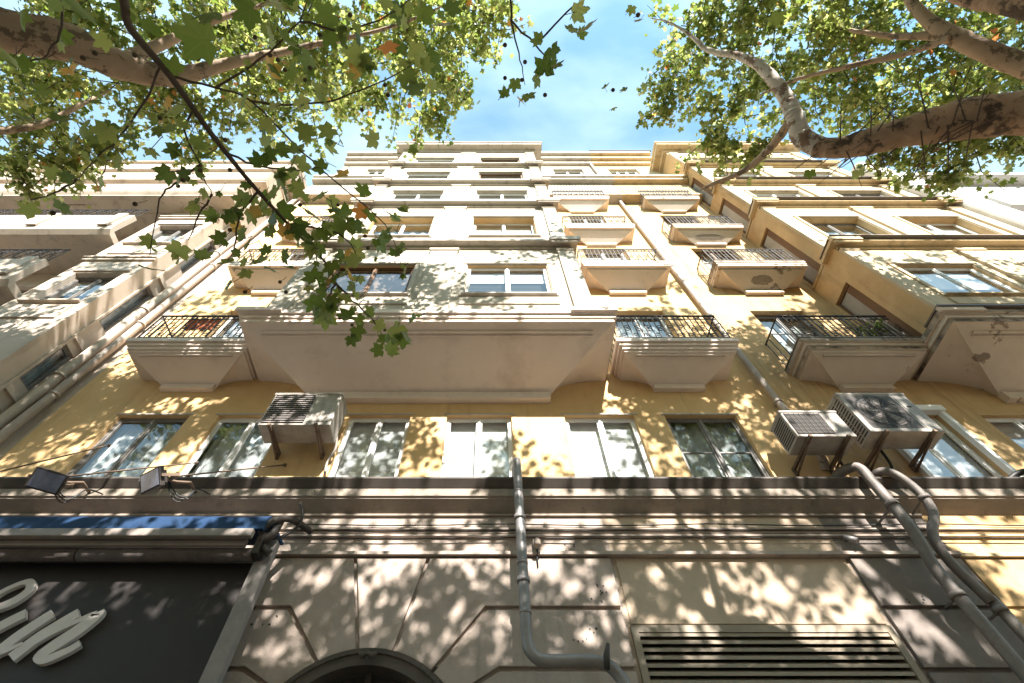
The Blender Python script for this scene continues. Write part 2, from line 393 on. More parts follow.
def band(mb, x0, x1, yf, yb, z0, z1, n=3, rets=(1, 1)):
    """stepped projecting cornice: each course further out than the one below"""
    for k in range(n):
        t = 1 - (k + 1) / n; o = (yb - yf) * t * .75
        za = z0 + (z1 - z0) * k / n; zc = z0 + (z1 - z0) * (k + 1) / n
        mb.box(x0 + o * rets[0], x1 - o * rets[1], yf + o, yb, za, zc)

# ------------------------------------------------------------------ ground
def struct(name, mb, m):
    o = mb.build(name, m); o['kind'] = 'structure'; return o
struct('ground', MB().box(-400, 400, -400, 400, -.5, -.15), 'pave')
struct('road', MB().box(-400, 400, -13, -3.2, -.146, -.134), 'asphalt')
struct('pavement', MB().box(-400, 400, -3.0, 40, -.146, 0), 'pave')
struct('kerb', MB().box(-400, 400, -3.2, -3.004, -.146, .004), 'stone')
ln = MB()
for k in range(-20, 20): ln.box(k * 6, k * 6 + 3, -8.2, -8.06, -.13, -.126)
struct('road_marking', ln, 'line')

# ------------------------------------------------------------------ cream building
A = thing('apartment_building', (-1.3, 6, 0), 'cream and yellow apartment house in the middle with wide bay over grey stone street floor', 'building')
Y0 = 6.0
row1 = [(-7.1, -5.75), (-5.2, -3.9), (-2.72, -1.56), (-.87, .35), (1.35, 2.68), (3.25, 4.6)]
opsA = [(a, b, 6.63, 8.36) for a, b in row1]
doorsA = []
for zs in (9.8, 14.2, 17.8):
    doorsA += [(3.05, 4.45, zs, zs + 2.65), (-6.9, -5.5, zs, zs + 2.65)]
attic = [(-6.9, -5.9, 27.3, 28.6), (3.3, 4.9, 27.4, 28.6)]
w = MB(front(Y0)); panel(w, -8.4, 5.6, 6.4, 22.0, opsA + doorsA, .2); w.build('wall', 'yellow', A)
w = MB(front(Y0)); panel(w, -8.4, 5.6, 22.0, 31.0, attic, .2)
w.T = ID; w.box(-8.4, 5.6, 14, 14.1, 0, 31); w.box(-8.4, -8.39, 6.01, 14, 0, 31); w.box(-8.4, 5.6, 6.01, 14, 30.9, 31.0)
w.build('wall', 'cream', A)
for k, o in enumerate(opsA):
    fr = ['frame_grey', 'frame_white', 'frame_white', 'frame_white', 'frame_white', 'frame_grey'][k]
    bk = ['curtain', 'curtain', 'blind', 'blind', 'blind', 'curtain'][k]
    window(A, front(Y0), o, .14, fr, bk, 2, None, [1, 1, 1, .9, 1, 1][k], [0, 0, 0, 0, 0, 1][k])
    h = MB(); h.box(o[0] - .06, o[1] + .06, Y0 - .018, Y0 - .002, o[3] + .005, o[3] + .04); h.build('window_head', 'cream_trim', A)
for k, o in enumerate(doorsA): window(A, front(Y0), o, .2, 'frame_white', 'blind' if k % 3 else 'curtain', 2, None, 1, 0, 'balcony_door')
for o in attic: window(A, front(Y0), o, .2, 'frame_white', 'blind_grey', 2)
# balconies between the bay and the pipe, and left of the bay
rowsB = [(5.15, 9.5), (5.3, 13.85), (5.45, 17.5), (5.5, 21.2)]
for (yl, zb) in rowsB: balcony(A, 2.52, 5.02 - .05 * (zb > 15) - .12 * (zb > 20), yl, zb, 'corbel', drop=.3 if zb < 10 else .38)
for (yl, zb) in rowsB[:3]: balcony(A, -7.48, -4.9, yl, zb, 'corbel', drop=.3 if zb < 10 else .38)
# bay tower
bx0, bx1 = -4.65, 2.1
floors = [(4.68, 9.75, 13.3), (4.85, 13.62, 17.5), (4.95, 17.85, 20.8), (5.0, 21.1, 24.2), (5.0, 24.45, 27.4)]
wins = [((-.62, 1.31), (-3.85, -1.92))] * 5
def bay(parent, x0, x1, mir, wallm, trimm, soff, winframes, tin=None, sidem='cream'):
    """bay tower of five storeys; mir maps the cream house's x to this one's"""
    for fi, (d, z0, z1) in enumerate(floors):
        zt = [(10.75, 12.38), (14.8, 16.6), (18.6, 20.1), (21.9, 23.4), (25.0, 26.4)][fi]
        ops = []
        for a, b in wins[fi]:
            a2, b2 = sorted((mir(a), mir(b))); ops.append((a2, b2, *zt))
        rev = (.13, .26, .16, .14, .14)[fi]
        wl = MB(front(d)); panel(wl, x0, x1, z0, z1 + .3, ops, .01)
        for a, b, c, e in ops:
            rv = MB(front(d))
            for (p_, q_) in (((a, c), (b, c)), ((b, c), (b, e)), ((b, e), (a, e)), ((a, e), (a, c))):
                rv.add([(p_[0], .01, p_[1]), (q_[0], .01, q_[1]), (q_[0], rev + .3, q_[1]), (p_[0], rev + .3, p_[1])], [(0, 1, 2, 3)])
            rv.build('window_reveal', ('yellow' if fi < 2 else 'cream') if wallm == 'cream' else ('ochre' if fi < 2 else 'ochre_pale'), parent)
        wl.T = ID
        sidewin = []
        for s, T in ((x0, left_face(x0)), (x1, right_face(x1))):
            wl.T = T
            so = [(5.25, 5.92, z0 + .1, zt[1] + .25)] if fi < 4 else []
            sd_ = MB(T); panel(sd_, d, 6.0, z0, z1 + .3, so, .12); sd_.build('bay_wall', sidem, parent)
            for q in so: sidewin.append((T, q))
        wl.build('bay_wall', wallm, parent)
        for k, o in enumerate(ops):
            fr, bk, dr = winframes[(fi * 2 + k) % len(winframes)]
            window(parent, front(d), o, rev, fr, bk, 2 if fi < 3 else 1, trimm, dr)
        for T, q in sidewin:
            k = MB(T); k.box(q[0], q[0] + .05, .05, .12, q[2], q[3]); k.box(q[1] - .05, q[1], .05, .12, q[2], q[3]); k.box(q[0] + .05, q[1] - .05, .05, .12, q[3] - .06, q[3]); k.box(q[0] + .05, q[0] + .25, .07, .12, q[2], q[3] - .06)
            so_f = k.build('side_door', 'frame_wood', parent)
            k = MB(T); n = int((q[3] - q[2]) / .06)
            for j in range(n):
                za = q[2] + (q[3] - .06 - q[2]) * j / n; zb_ = q[2] + (q[3] - .06 - q[2]) * (j + 1) / n
                k.add([(q[0] + .25, .105, za), (q[1] - .05, .105, za), (q[1] - .05, .085, zb_ - .008), (q[0] + .25, .085, zb_ - .008)], [(0, 1, 2, 3)])
            k.build('shutter', 'blind_grey', so_f)
        # pilasters
        for a, b in ((bx0, bx0 + .42), (bx1 - .42, bx1), (-1.62, -.92)):
            a2, b2 = sorted((mir(a), mir(b))); e0 = .0
            p = MB(); p.box(a2 + .003, b2 - .003, d - .07, d - .001, z0, z1 - .12); p.box(a2 - .03 + .033 * (a2 <= x0 + .01), b2 + .03 - .033 * (b2 >= x1 - .01), d - .10, d - .001, z1 - .12, z1 - .001)
            p.build('pilaster', wallm, parent)
        # header hood and apron panels
        for a2, b2, c2, d2 in ops:
            h = MB(); h.box(a2 - .12, b2 + .12, d - .05, d - .001, d2 + .02, d2 + .10); h.box(a2 - .1, b2 + .1, d - .03, d - .001, c2 - .42, c2 - .12)
            h.box(a2 - .12, a2 - .02, d - .035, d - .001, c2 - .04, d2 + .02); h.box(b2 + .02, b2 + .12, d - .035, d - .001, c2 - .04, d2 + .02)
            h.build('window_surround', wallm, parent)
        # cornice over the storey, breaking forward over the end pilasters
        nd = floors[fi + 1][0] if fi < 4 else 5.0
        if fi < 4:
            nz = floors[fi + 1][1]
            c = MB(); band(c, x0 - .14, x1 + .14, d - .22, nd + .3, z1 + .0, nz, 3); c.build('cornice', trimm, parent)
            for a, b in ((bx0, bx0 + .55), (bx1 - .55, bx1)):
                c = MB(); a2, b2 = sorted((mir(a), mir(b))); a3 = a2 - (.2 if a2 <= x0 + .01 else .06); b3 = b2 + (.2 if b2 >= x1 - .01 else .06)
                c.box(a3, b3, d - .30, d - .222, z1 + .12, nz - .004); c.box(a3 + .04, b3 - .04, d - .26, d - .222, z1 + .04, z1 + .12)
                c.build('cornice_block', trimm, parent)
            if tin:
                c = MB(); c.box(x0 - .17, x1 + .17, d - .33, nd + .2, nz + .002, nz + .03); c.build('cornice_flashing', tin, parent)
    # crowning cornice and roof
    c = MB(); band(c, x0 - .45, x1 + .45, 4.62, 6.3, 27.4, 28.3, 4); c.box(x0 - .5, x1 + .5, 4.56, 6.3, 28.303, 28.5); c.box(x0 + .2, x1 - .2, 5.2, 8, 28.502, 29.6)
    c.build('roof_cornice', trimm, parent)
    # corbelled base
    c = MB()
    lx0, lx1 = x0 - .33, x1 + .33
    c.box(lx0, lx1, 4.47, 5.98, 9.62, 9.748); c.box(lx0 + .05, lx1 - .05, 4.52, 5.98, 9.52, 9.62); c.box(lx0 + .09, lx1 - .09, 4.56, 5.98, 9.42, 9.52)
    for a, b in ((lx0, lx0 + .85), (lx1 - .85, lx1)): c.box(a - .05, b, 4.41, 4.468, 9.63, 9.744)
    corbel(c, lx0 + .12, lx1 - .12, 4.59, 5.998, 9.42, 8.86, 1.22)
    c.add([(lx0 + .12, 4.57, 9.418), (lx1 - .12, 4.57, 9.418), (lx1 - .12, 4.6, 9.418), (lx0 + .12, 4.6, 9.418)], [(0, 1, 2, 3)])
    frame_strip(c, lx0 + .5, lx1 - .5, 4.59, 5.998, 9.42, 8.86, .10)
    c.box(lx0 + 1.3, lx1 - 1.3, 5.86, 5.999, 8.70, 8.90)
    o = c.build('bay_corbel', soff, parent)
    if tin:
        gm = MB(); gm.box(lx0 - .006, lx1 + .006, 4.462, 5.97, 9.63, 9.74); gm.box(lx0 + .082, lx1 - .082, 4.552, 5.97, 9.425, 9.512); gm.build('grimy_edge', 'grime', o)
    if tin:
        c = MB(); c.box(lx0 - .03, lx1 + .03, 4.38, 4.9, 9.75, 9.79); c.build('cornice_flashing', tin, parent)
WF = [('frame_white', 'blind', .35), ('frame_wood', 'blind_brown', 1), ('frame_white', 'blind', 1), ('frame_white', 'curtain', 1), ('frame_white', 'blind', .5),
      ('frame_white', 'blind', 1), ('frame_wood', 'blind_brown', 1), ('frame_white', 'blind', 1), ('frame_wood', 'blind_brown', 1), ('frame_white', 'blind_grey', 1)]
bay(A, bx0, bx1, lambda x: x, 'cream', 'cream_trim', 'corbel', WF)
# entablature between the two bays: frieze with dentils and a ledge
def entab(parent, x0, x1, m1, m2):
    e = MB(); e.box(x0, x1, 5.68, 5.999, 22.3, 24.0); e.box(x0, x1, 5.42, 5.999, 24.0, 24.25); e.box(x0, x1, 5.34, 5.999, 24.25, 24.5)
    e.box(x0, x1, 5.6, 5.999, 22.1, 22.3)
    n = int((x1 - x0) / .14)
    for k in range(n):
        x = x0 + .03 + k * .14
        for q in range(8): e.box(x, x + .08, 5.655, 5.678, 22.42 + q * .19, 22.54 + q * .19)
    e.build('frieze', m1, parent)
    e = MB(); band(e, x0, x1, 5.45, 6.2, 29.3, 30.6, 3, (0, 0)); e.build('roof_cornice', m2, parent)
entab(A, 2.13, 5.596, 'cream_trim', 'cream_trim'); entab(A, -8.4, -4.68, 'cream_trim', 'cream_trim')

# stone street floor -------------------------------------------------
prof = [(5.999, 6.13), (5.80, 6.27), (5.80, 6.285), (5.77, 6.30), (5.77, 6.43), (5.999, 6.44)]
c = MB(); c.prism(prof, -8.4, 6.4)
c.prism([(5.999, 6.09), (5.96, 6.095), (5.96, 6.125), (5.999, 6.128)], -8.4, 6.4); c.build('street_cornice', 'cornice', A)
c = MB(); c.prism([(5.999, 6.443), (5.765, 6.443), (5.67, 6.545), (5.67, 6.575), (5.69, 6.58), (5.999, 6.615)], -8.4, 6.4)
c.build('cornice_flashing', 'flashing', A)  # dark brown holds the shade under the sloping drip as well as dirt
w = MB(front(Y0)); panel(w, -8.4, 1.64, 3.02, 6.4, [(-1.42 - 1.07, -1.42 + 1.07, 3.02, 4.1)], .02)
panel(w, -8.4, 1.64, 0, 3.02, [(-1.42 - 1.07, -1.42 + 1.07, 0, 3.02)], .3)
w.build('street_wall', 'stone', A)
w = MB(front(Y0)); panel(w, 1.64, 4.84, 0, 6.4, [(1.70, 4.76, 2.4, 4.50)], .2); w.build('street_wall', 'stone_warm', A)
w = MB(front(Y0)); panel(w, 4.84, 6.4, 0, 6.4, [], 0); w.build('street_wall', 'stone_dark', A)
m = MB()
m.box(-8.4, 6.4, 5.90, 5.999, 5.43, 5.475); m.box(-8.4, 6.4, 5.935, 5.999, 5.478, 5.50)
m.box(-8.4, 6.4, 5.955, 5.999, 5.86, 5.885); m.box(-8.4, 6.4, 5.965, 5.999, 5.80, 5.815); m.box(-8.4, 6.4, 5.95, 5.999, 5.745, 5.775)
m.build('string_course', 'stone', A)
# arch
ax, az, aR, ar = -1.42, 3.02, 1.24, 1.06
def arcp(r, a0, a1, n): return [(ax + r * math.cos(R(a0 + (a1 - a0) * k / n)), az + r * math.sin(R(a0 + (a1 - a0) * k / n))) for k in range(n + 1)]
def arch_fill(mb, r, y):
    P = arcp(r, 180, 0, 36)
    for i in range(36):
        (xa, za), (xb, zb_) = P[i], P[i + 1]
        mb.add([(xa, y, za), (xb, y, zb_), (xb, y, 4.1), (xa, y, 4.1)], [(0, 1, 2, 3)])
w = MB(); 
P = arcp(ar, 180, 0, 36)
for i in range(36):
    (xa, za), (xb, zb_) = P[i], P[i + 1]
    w.add([(xa, 5.999, za), (xb, 5.999, zb_), (xb, 5.999, 4.1), (xa, 5.999, 4.1)], [(0, 1, 2, 3)])
    w.add([(xa, 5.999, za), (xb, 5.999, zb_), (xb, 6.3, zb_), (xa, 6.3, za)], [(0, 1, 2, 3)], True)
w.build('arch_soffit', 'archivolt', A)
w = MB(); prf = [(0, 0), (0, -.05), (.05, -.07), (.1, -.05), (.14, -.06), (.18, 0)]
for i in range(48):
    pass
for (r0, r1, y) in ((ar, ar + .06, 5.90), (ar + .06, ar + .13, 5.93), (ar + .13, aR, 5.91)):
    a = arcp(r0, 180, 0, 48); b = arcp(r1, 180, 0, 48)
    for i in range(48):
        w.add([(a[i][0], y, a[i][1]), (a[i + 1][0], y, a[i + 1][1]), (b[i + 1][0], y, b[i + 1][1]), (b[i][0], y, b[i][1])], [(0, 1, 2, 3)])
        for q in (a, b): w.add([(q[i][0], y, q[i][1]), (q[i + 1][0], y, q[i + 1][1]), (q[i + 1][0], 6.0, q[i + 1][1]), (q[i][0], 6.0, q[i][1])], [(0, 1, 2, 3)], True)
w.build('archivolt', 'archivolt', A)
w = MB(); w.tube([(ax - .10, 5.86, az + 1.17), (ax - .04, 5.83, az + 1.12), (ax, 5.82, az + 1.15), (ax + .04, 5.83, az + 1.12), (ax + .10, 5.86, az + 1.17)], [.02, .035, .028, .035, .02], 8)
w.build('keystone_ornament', 'archivolt', A)
w = MB(); w.box(ax - 1.1, ax + 1.1, 6.18, 6.22, 0, 4.2); w.build('arch_door', 'dark', A)
w = MB()
for q in (-.5, 0, .5): w.box(ax + q - .03, ax + q + .03, 6.12, 6.178, 0, 4.1)
w.box(ax - 1.05, ax + 1.05, 6.11, 6.177, 2.95, 3.05)
w.build('door_frame', 'flashing', A)
# raised voussoirs and ashlar blocks
def block(pts, m='stone', t=.05):
    b = MB(); b.slab(pts, Y0 - t, Y0 - .001); b.build('ashlar_block', m, A, .006)
g = .026
def arcseg(a0, a1): return arcp(aR + .015, a0, a1, 6)
def ang(x, z): return math.degrees(math.atan2(z - az, x - ax))
block([(-1.88 + g, 5.405), (-.88 - g, 5.405)] + arcseg(ang(-1.15, 4.23) + 1, ang(-1.57, 4.23) - 1))
block([(-3.15, 5.405), (-1.88 - g, 5.405)] + arcseg(ang(-1.57, 4.23) + 1, ang(-2.0, 4.12) - 1) + [(-2.53, 4.74 + g), (-3.15, 4.74 + g)])
block([(-3.15, 4.74 - g), (-2.56, 4.74 - g)] + arcseg(ang(-2.0, 4.12) + 1, ang(-2.35, 3.83) - 1) + [(-2.8, 4.06 + g), (-3.15, 4.06 + g)])
block([(-3.15, 4.06 - g), (-2.82, 4.06 - g)] + arcseg(ang(-2.35, 3.83) + 1, ang(-2.62, 3.3)) + [(-3.15, 3.4)])
block([(-.88 + g, 5.405), (1.60, 5.405), (1.60, 4.735 + g), (-.10, 4.735 + g)] + arcseg(ang(-.68, 4.04) + 1, ang(-1.15, 4.23) - 1))
block([(-.07, 4.735 - g), (1.60, 4.735 - g), (1.60, 4.06 + g), (.06, 4.06 + g)] + arcseg(ang(-.42, 3.79) + 1, ang(-.68, 4.04) - 1))
block([(.08, 4.06 - g), (1.60, 4.06 - g), (1.60, 3.4), (-.25, 3.4)] + arcseg(ang(-.25, 3.4), ang(-.42, 3.79) - 1))
block([(1.68, 4.56), (4.80, 4.56), (4.80, 5.405), (1.68, 5.405)], 'stone_warm', .015)
for a, b in ((4.74 + g, 5.405), (4.05 + g, 4.74 - g), (3.35, 4.05 - g)): block([(4.87, a), (6.38, a), (6.38, b), (4.87, b)], 'stone_dark')
# louvre
lv = MB(); lv.box(1.66, 1.74, 5.95, 6.15, 2.4, 4.53); lv.box(4.72, 4.80, 5.95, 6.15, 2.4, 4.53); lv.box(1.74, 4.72, 5.95, 6.15, 4.45, 4.53); lv.box(1.74, 4.72, 5.95, 6.15, 2.4, 2.48)
lo = lv.build('louvre', 'louver', A)
lv = MB()
for k in range(24):
    z = 2.52 + k * .082; lv.prism([(5.96, z), (5.96, z + .034), (6.05, z + .095), (6.05, z + .066)], 1.742, 4.718)
lv.build('slats', 'louver', lo)
lv = MB(); lv.add([(1.7, 6.16, 2.4), (4.76, 6.16, 2.4), (4.76, 6.16, 4.5), (1.7, 6.16, 4.5)], [(0, 1, 2, 3)]); lv.build('backing', 'dark', lo)
# small fixing holes left in the stone
hb = MB()
for cx, cz, n in ((1.1, 4.4, 7), (1.3, 4.95, 6), (-2.8, 4.6, 5), (5.3, 4.85, 5), (1.0, 5.6, 5), (1.35, 4.85, 4)):
    for k in range(n):
        x = cx + rnd.uniform(-.16, .16); z = cz + rnd.uniform(-.09, .09); rr = rnd.uniform(.008, .015)
        hb.tube([(x, 5.949, z), (x, 5.944, z)], rr, 6)
hb.build('fixing_holes', 'black', A)

# ------------------------------------------------------------------ ochre building
B = thing('apartment_building', (11, 6, 0), 'dirty ochre apartment house on the right with peeling balcony undersides', 'building')
opsB = [(7.1, 8.45, 6.63, 8.36), (9.25, 10.6, 6.63, 8.36), (11.2, 12.5, 6.63, 8.36), (13.4, 14.7, 6.63, 8.36)]
doorsB = [(6.75, 8.15, z, z + 2.65) for z in (9.8, 14.2, 17.8)]
w = MB(front(Y0)); panel(w, 5.604, 15.865, 6.5, 22.0, opsB + doorsB, .2); w.build('wall', 'ochre', B)
w = MB(front(Y0)); at2 = [(6.3, 7.9, 27.4, 28.6)]; panel(w, 5.604, 15.865, 22.0, 31.0, at2, .2)
w.T = ID; w.box(5.604, 15.86, 14, 14.1, 0, 31); w.box(15.8, 15.86, 6.51, 14, 0, 31); w.box(5.604, 15.86, 6.01, 14, 30.9, 31.0); w.build('wall', 'ochre_pale', B)
w = MB(front(Y0)); panel(w, 6.404, 15.865, 0, 6.5, [], 0); w.build('street_wall', 'ochre', B)
for k, o in enumerate(opsB): window(B, front(Y0), o, .14, 'frame_white', ['blind', 'blind_grey', 'curtain', 'blind'][k], 2)
for k, o in enumerate(doorsB): window(B, front(Y0), o, .2, 'frame_wood' if k else 'frame_grey', 'curtain', 2, None, 1, 2, 'balcony_door')
for o in at2: window(B, front(Y0), o, .2, 'frame_white', 'curtain', 3)
s = MB(); s.box(7.0, 8.55, 5.86, 5.998, 6.5, 6.56); s.box(7.02, 7.1, 5.90, 5.998, 6.562, 8.36); s.box(8.45, 8.53, 5.90, 5.998, 6.562, 8.36); s.box(7.0, 8.55, 5.86, 5.998, 8.362, 8.5)
s.build('shutter_box', 'frame_white', B)
c = MB(); c.prism(prof, 6.404, 15.86); c.build('street_cornice', 'cornice', B)
c = MB(); c.prism([(5.999, 6.443), (5.765, 6.443), (5.67, 6.545), (5.67, 6.575), (5.69, 6.58), (5.999, 6.615)], 6.404, 15.86); c.build('cornice_flashing', 'flashing', B)  # same dark brown, drip shade and dirt both in the colour
m = MB(); m.box(6.404, 15.86, 5.93, 5.999, 5.42, 5.47)
for a, b, y in ((5.86, 5.885, 5.955), (5.80, 5.815, 5.965), (5.745, 5.775, 5.95)): m.box(6.404, 15.86, y, 5.999, a, b)
m.build('string_course', 'ochre_trim', B)
for a, b in ((4.74 + g, 5.405), (4.05 + g, 4.74 - g), (3.3, 4.05 - g)):
    for x0, x1 in ((6.43, 8.3), (8.34, 10.3)):
        k = MB(); k.slab([(x0, a), (x1, a), (x1, b), (x0, b)], Y0 - .03, Y0 - .001); k.build('ashlar_block', 'ochre', B, .006)
for (yl, zb) in rowsB: balcony(B, 6.3, 8.86 - .1 * (zb > 15) - .15 * (zb > 20), yl, zb, 'corbel_old', drop=.3 if zb < 10 else .38, trim='tin')
mirB = lambda x: 11.2 - x
WB = [('frame_white', 'blind', .55), ('frame_white', 'blind', .6), ('frame_grey', 'curtain', 1), ('frame_white', 'blind', .5), ('frame_white', 'blind', 1), ('frame_grey', 'blind', .6)]
for yl_, zb_, w_, h_ in ((5.3, 13.85, .30, .22), (5.45, 17.5, .52, .17)):
    k = MB(); n = 26; P = []
    for q in range(n):
        t = 2 * math.pi * q / n; rr = 1 + rnd.uniform(-.16, .16); u = math.cos(t) * w_ * rr + 7.52; v = .42 + math.sin(t) * h_ * rr
        P.append((u, yl_ + .13 + (5.87 - yl_) * v, zb_ - .05 - .38 * v - .006))
    k.add(P, [tuple(range(n))]); k.build('bare_patch', 'cornice', B)
bay(B, 9.1, 15.85, mirB, 'ochre_pale', 'ochre_trim', 'corbel_old', WB, 'tin', 'ochre')  # side walls deeper ochre than the sunlit front: their shade put into the colour
entab(B, 5.604, 9.07, 'ochre_trim', 'ochre_trim')
c = MB(); c.box(5.6, 9.2, 5.40, 6.4, 30.602, 30.66); c.build('roof_edge', 'tin', B)

# ------------------------------------------------------------------ pink building on the left
Cb = thing('apartment_building', (-16, 6, 0), 'pale pink apartment house at left edge with rounded cornices and a narrow bay', 'building')
w = MB(front(6.0)); lops = [(-14.5, -13.2, z, z + 2.2) for z in (8.3, 11.7, 15.1)] + [(-12.8, -11.4, z, z + 2.2) for z in (8.3, 11.7, 15.1)] + [(x, x + 1.4, z, z + 2.2) for x in (-17.5, -20.5) for z in (8.3, 11.7, 15.1)]
panel(w, -32, -8.404, 0, 24.5, lops, .2); w.T = ID; w.box(-32, -8.404, 14, 14.1, 0, 24.5); w.box(-32, -8.404, 6.01, 14, 24.4, 24.5); w.box(-8.41, -8.404, 6.01, 14, 0, 24.4)
w.build('wall', 'pink', Cb)
for o in lops: window(Cb, front(6.0), o, .2, 'frame_grey', 'curtain', 2)
dL, lx = 5.05, -9.2
fo = [(-10.75, -9.5, 11.15, 12.75), (-10.75, -9.5, 14.75, 16.4)]
w = MB(front(dL)); panel(w, -11.1, lx, 8.4, 13.45, [fo[0]], .2); panel(w, -11.1, lx, 13.45, 18.6, [fo[1]], .2)
w.T = right_face(lx)
so = [(5.50, 5.88, 8.9, 10.1), (5.50, 5.88, 11.1, 13.0), (5.50, 5.88, 14.4, 16.4)]
panel(w, dL, 6.0, 8.4, 18.6, so, .1); w.T = left_face(-11.1); panel(w, dL, 6, 8.4, 18.6, [], 0)
w.T = ID; w.box(-11.1, lx, dL + .002, 5.99, 8.3, 8.4)
w.build('bay_wall', 'pinkwhite', Cb)
for o in fo: window(Cb, front(dL), o, .2, 'frame_grey', 'blind', 2, 'pinkwhite', .45)
for o in so: window(Cb, right_face(lx), o, .1, 'frame_grey', 'curtain', 1)
p = MB()
p.box(lx + .001, lx + .05, 5.44, 5.49, 8.4, 17.8)
for z in (8.55, 10.3, 13.4, 16.8): p.box(lx + .001, lx + .06, 5.49, 5.97, z, z + .14)
for z in (13.5, 17.0): p.box(-11.15, lx + .03, dL - .06, dL - .001, z, z + .10); p.box(-11.15, lx + .03, dL - .1, dL - .001, z + .102, z + .16)
p.box(-11.15, lx + .03, dL - .06, dL - .001, 8.4, 8.7)
for a, b, c, d in fo: p.box(a - .1, b + .1, dL - .05, dL - .001, d + .05, d + .16); p.box(a - .05, b + .05, dL - .04, dL - .001, c - .75, c - .2)
p.build('bay_moulding', 'pinkwhite', Cb)
def round_band(parent, x0, x1, yc, zc, ry, rz, m, name='rounded_cornice'):
    pr = [(yc - ry * math.cos(R(t)), zc + rz * math.sin(R(t))) for t in range(-90, 91, 12)] + [(6.0, zc + rz), (6.0, zc - rz)]
    k = MB(); k.prism(pr, x0, x1); k.box(x0, x1 + .03, yc - ry * .6, 6.0, zc - rz - .09, zc - rz - .002); k.box(x0, x1 + .03, yc - ry - .04, 6.0, zc + rz + .002, zc + rz + .08)
    return k.build(name, m, parent)
round_band(Cb, -32, -8.95, 4.75, 18.55, .45, .62, 'pinkwhite'); round_band(Cb, -32, -8.8, 4.85, 20.9, .4, .6, 'pinkwhite'); round_band(Cb, -32, -8.7, 4.85, 22.9, .3, .5, 'pinkwhite')
w = MB(front(5.1)); panel(w, -32, -8.9, 17.8, 24.0, [], 0); w.T = right_face(-8.9); panel(w, 5.1, 6.0, 17.8, 24, [], 0); w.build('upper_wall', 'pink', Cb)
w = MB(); w.box(-32, -8.8, 4.9, 6.5, 24.0, 24.3); w.build('roof_edge', 'pinkwhite', Cb)
for z0, z1, x1 in ((14.75, 16.0, -11.12), (11.35, 12.55, -11.12), (7.9, 9.1, -11.12)):
    k = MB(); k.prism([(4.62, z0 + .12), (4.58, z0 + .5), (4.58, z1), (4.74, z1), (4.74, z0 + .2), (5.99, z0 + .2), (5.99, z0), (4.75, z0)], -32, x1)
    for x in (x1 - .5, x1 - 2.6, x1 - 5.2): k.box(x, x + .3, 4.53, 4.578, z0 + .3, z1 + .05)
    o = k.build('balcony', 'pinkwhite', Cb); railing(o, -32, x1 - .02, 4.64, 4.8, z1 + .05, .75, 'iron', (0, 0), .16)

# ------------------------------------------------------------------ white building far right
D = thing('apartment_building', (19, 5, 0), 'white modern apartment house at upper right with a broad plain pier', 'building')
pr = [(15.87, 6.5)] + [(16.12 - .25 * math.cos(R(t)), 4.75 - .25 * math.sin(R(t))) for t in range(0, 91, 15)] + [(16.45 + .25 * math.sin(R(t)), 4.75 - .25 * math.cos(R(t))) for t in range(0, 91, 15)] + [(16.7, 6.5)]
k = MB(); n = len(pr)
k.add([(x, y, 0) for x, y in pr] + [(x, y, 23.2) for x, y in pr], [(i, i + 1, i + 1 + n, i + n) for i in range(n - 1)] + [tuple(range(n, 2 * n))])
k.build('pier', 'white', D)
w = MB(front(5.2)); wd = [(x, x + 1.6, z, z + 1.5) for x in (17.6, 20.4) for z in (10.5, 14.2, 17.9)]; panel(w, 16.704, 34, 0, 22.0, wd, .2); w.T = ID; w.box(20.001, 34, 14, 14.1, 0, 22.0); w.box(16.71, 34, 5.21, 14, 21.9, 22.0)
w.build('wall', 'greywhite', D)
for o in wd: window(D, front(5.2), o, .2, 'frame_grey', 'blind', 2)
for z in (9.5, 13.2, 16.9):
    q = MB(); q.box(16.9, 33, 4.5, 5.19, z, z + .25); q.box(16.9, 33, 4.5, 4.6, z + .25, z + 1.0); q.build('balcony', 'white', D)
q = MB(); q.box(16.75, 34, 4.75, 6, 22.0, 22.3); q.build('roof_edge', 'white', D)

# ------------------------------------------------------------------ the other side of the street
OB = thing('apartment_building', (0, -21, 0), 'long plain stone apartment block across the street behind the viewer, its roof shading the shopfronts', 'building')
H0 = 23.7
ow = MB(lambda p: (p[0], -21 - p[1], p[2])); oo = [(x, x + 1.3, z, z + 1.9) for z in (4.5, 7.9, 11.3, 14.7, 18.1) for x in range(-34, 38, 4)]
panel(ow, -40, 40, -.14, H0, oo, .25); ow.T = ID; ow.box(-40, 40, -31, -30.9, -.14, H0); ow.box(-40, 40, -30.9, -21.01, H0 - .1, H0); ow.box(-40, -39.9, -30.9, -21.01, -.14, H0 - .1); ow.box(39.9, 40, -30.9, -21.01, -.14, H0 - .1)
ow.build('wall', 'across', OB)
ow = MB(); band(ow, -40.4, 40.4, -21.9, -20.4, H0 + .002, H0 + .9, 3); ow.build('roof_cornice', 'across', OB)
for x0, x1, z0, z1 in oo:
    f = MB(); f.box(x0, x1, -21.25, -21.2, z0, z1); fo_ = f.build('window', 'frame_grey', OB)
    f = MB(); f.box(x0 + .06, (x0 + x1) / 2 - .03, -21.196, -21.19, z0 + .06, z1 - .06); f.box((x0 + x1) / 2 + .03, x1 - .06, -21.196, -21.19, z0 + .06, z1 - .06); f.build('pane', 'curtain', fo_)

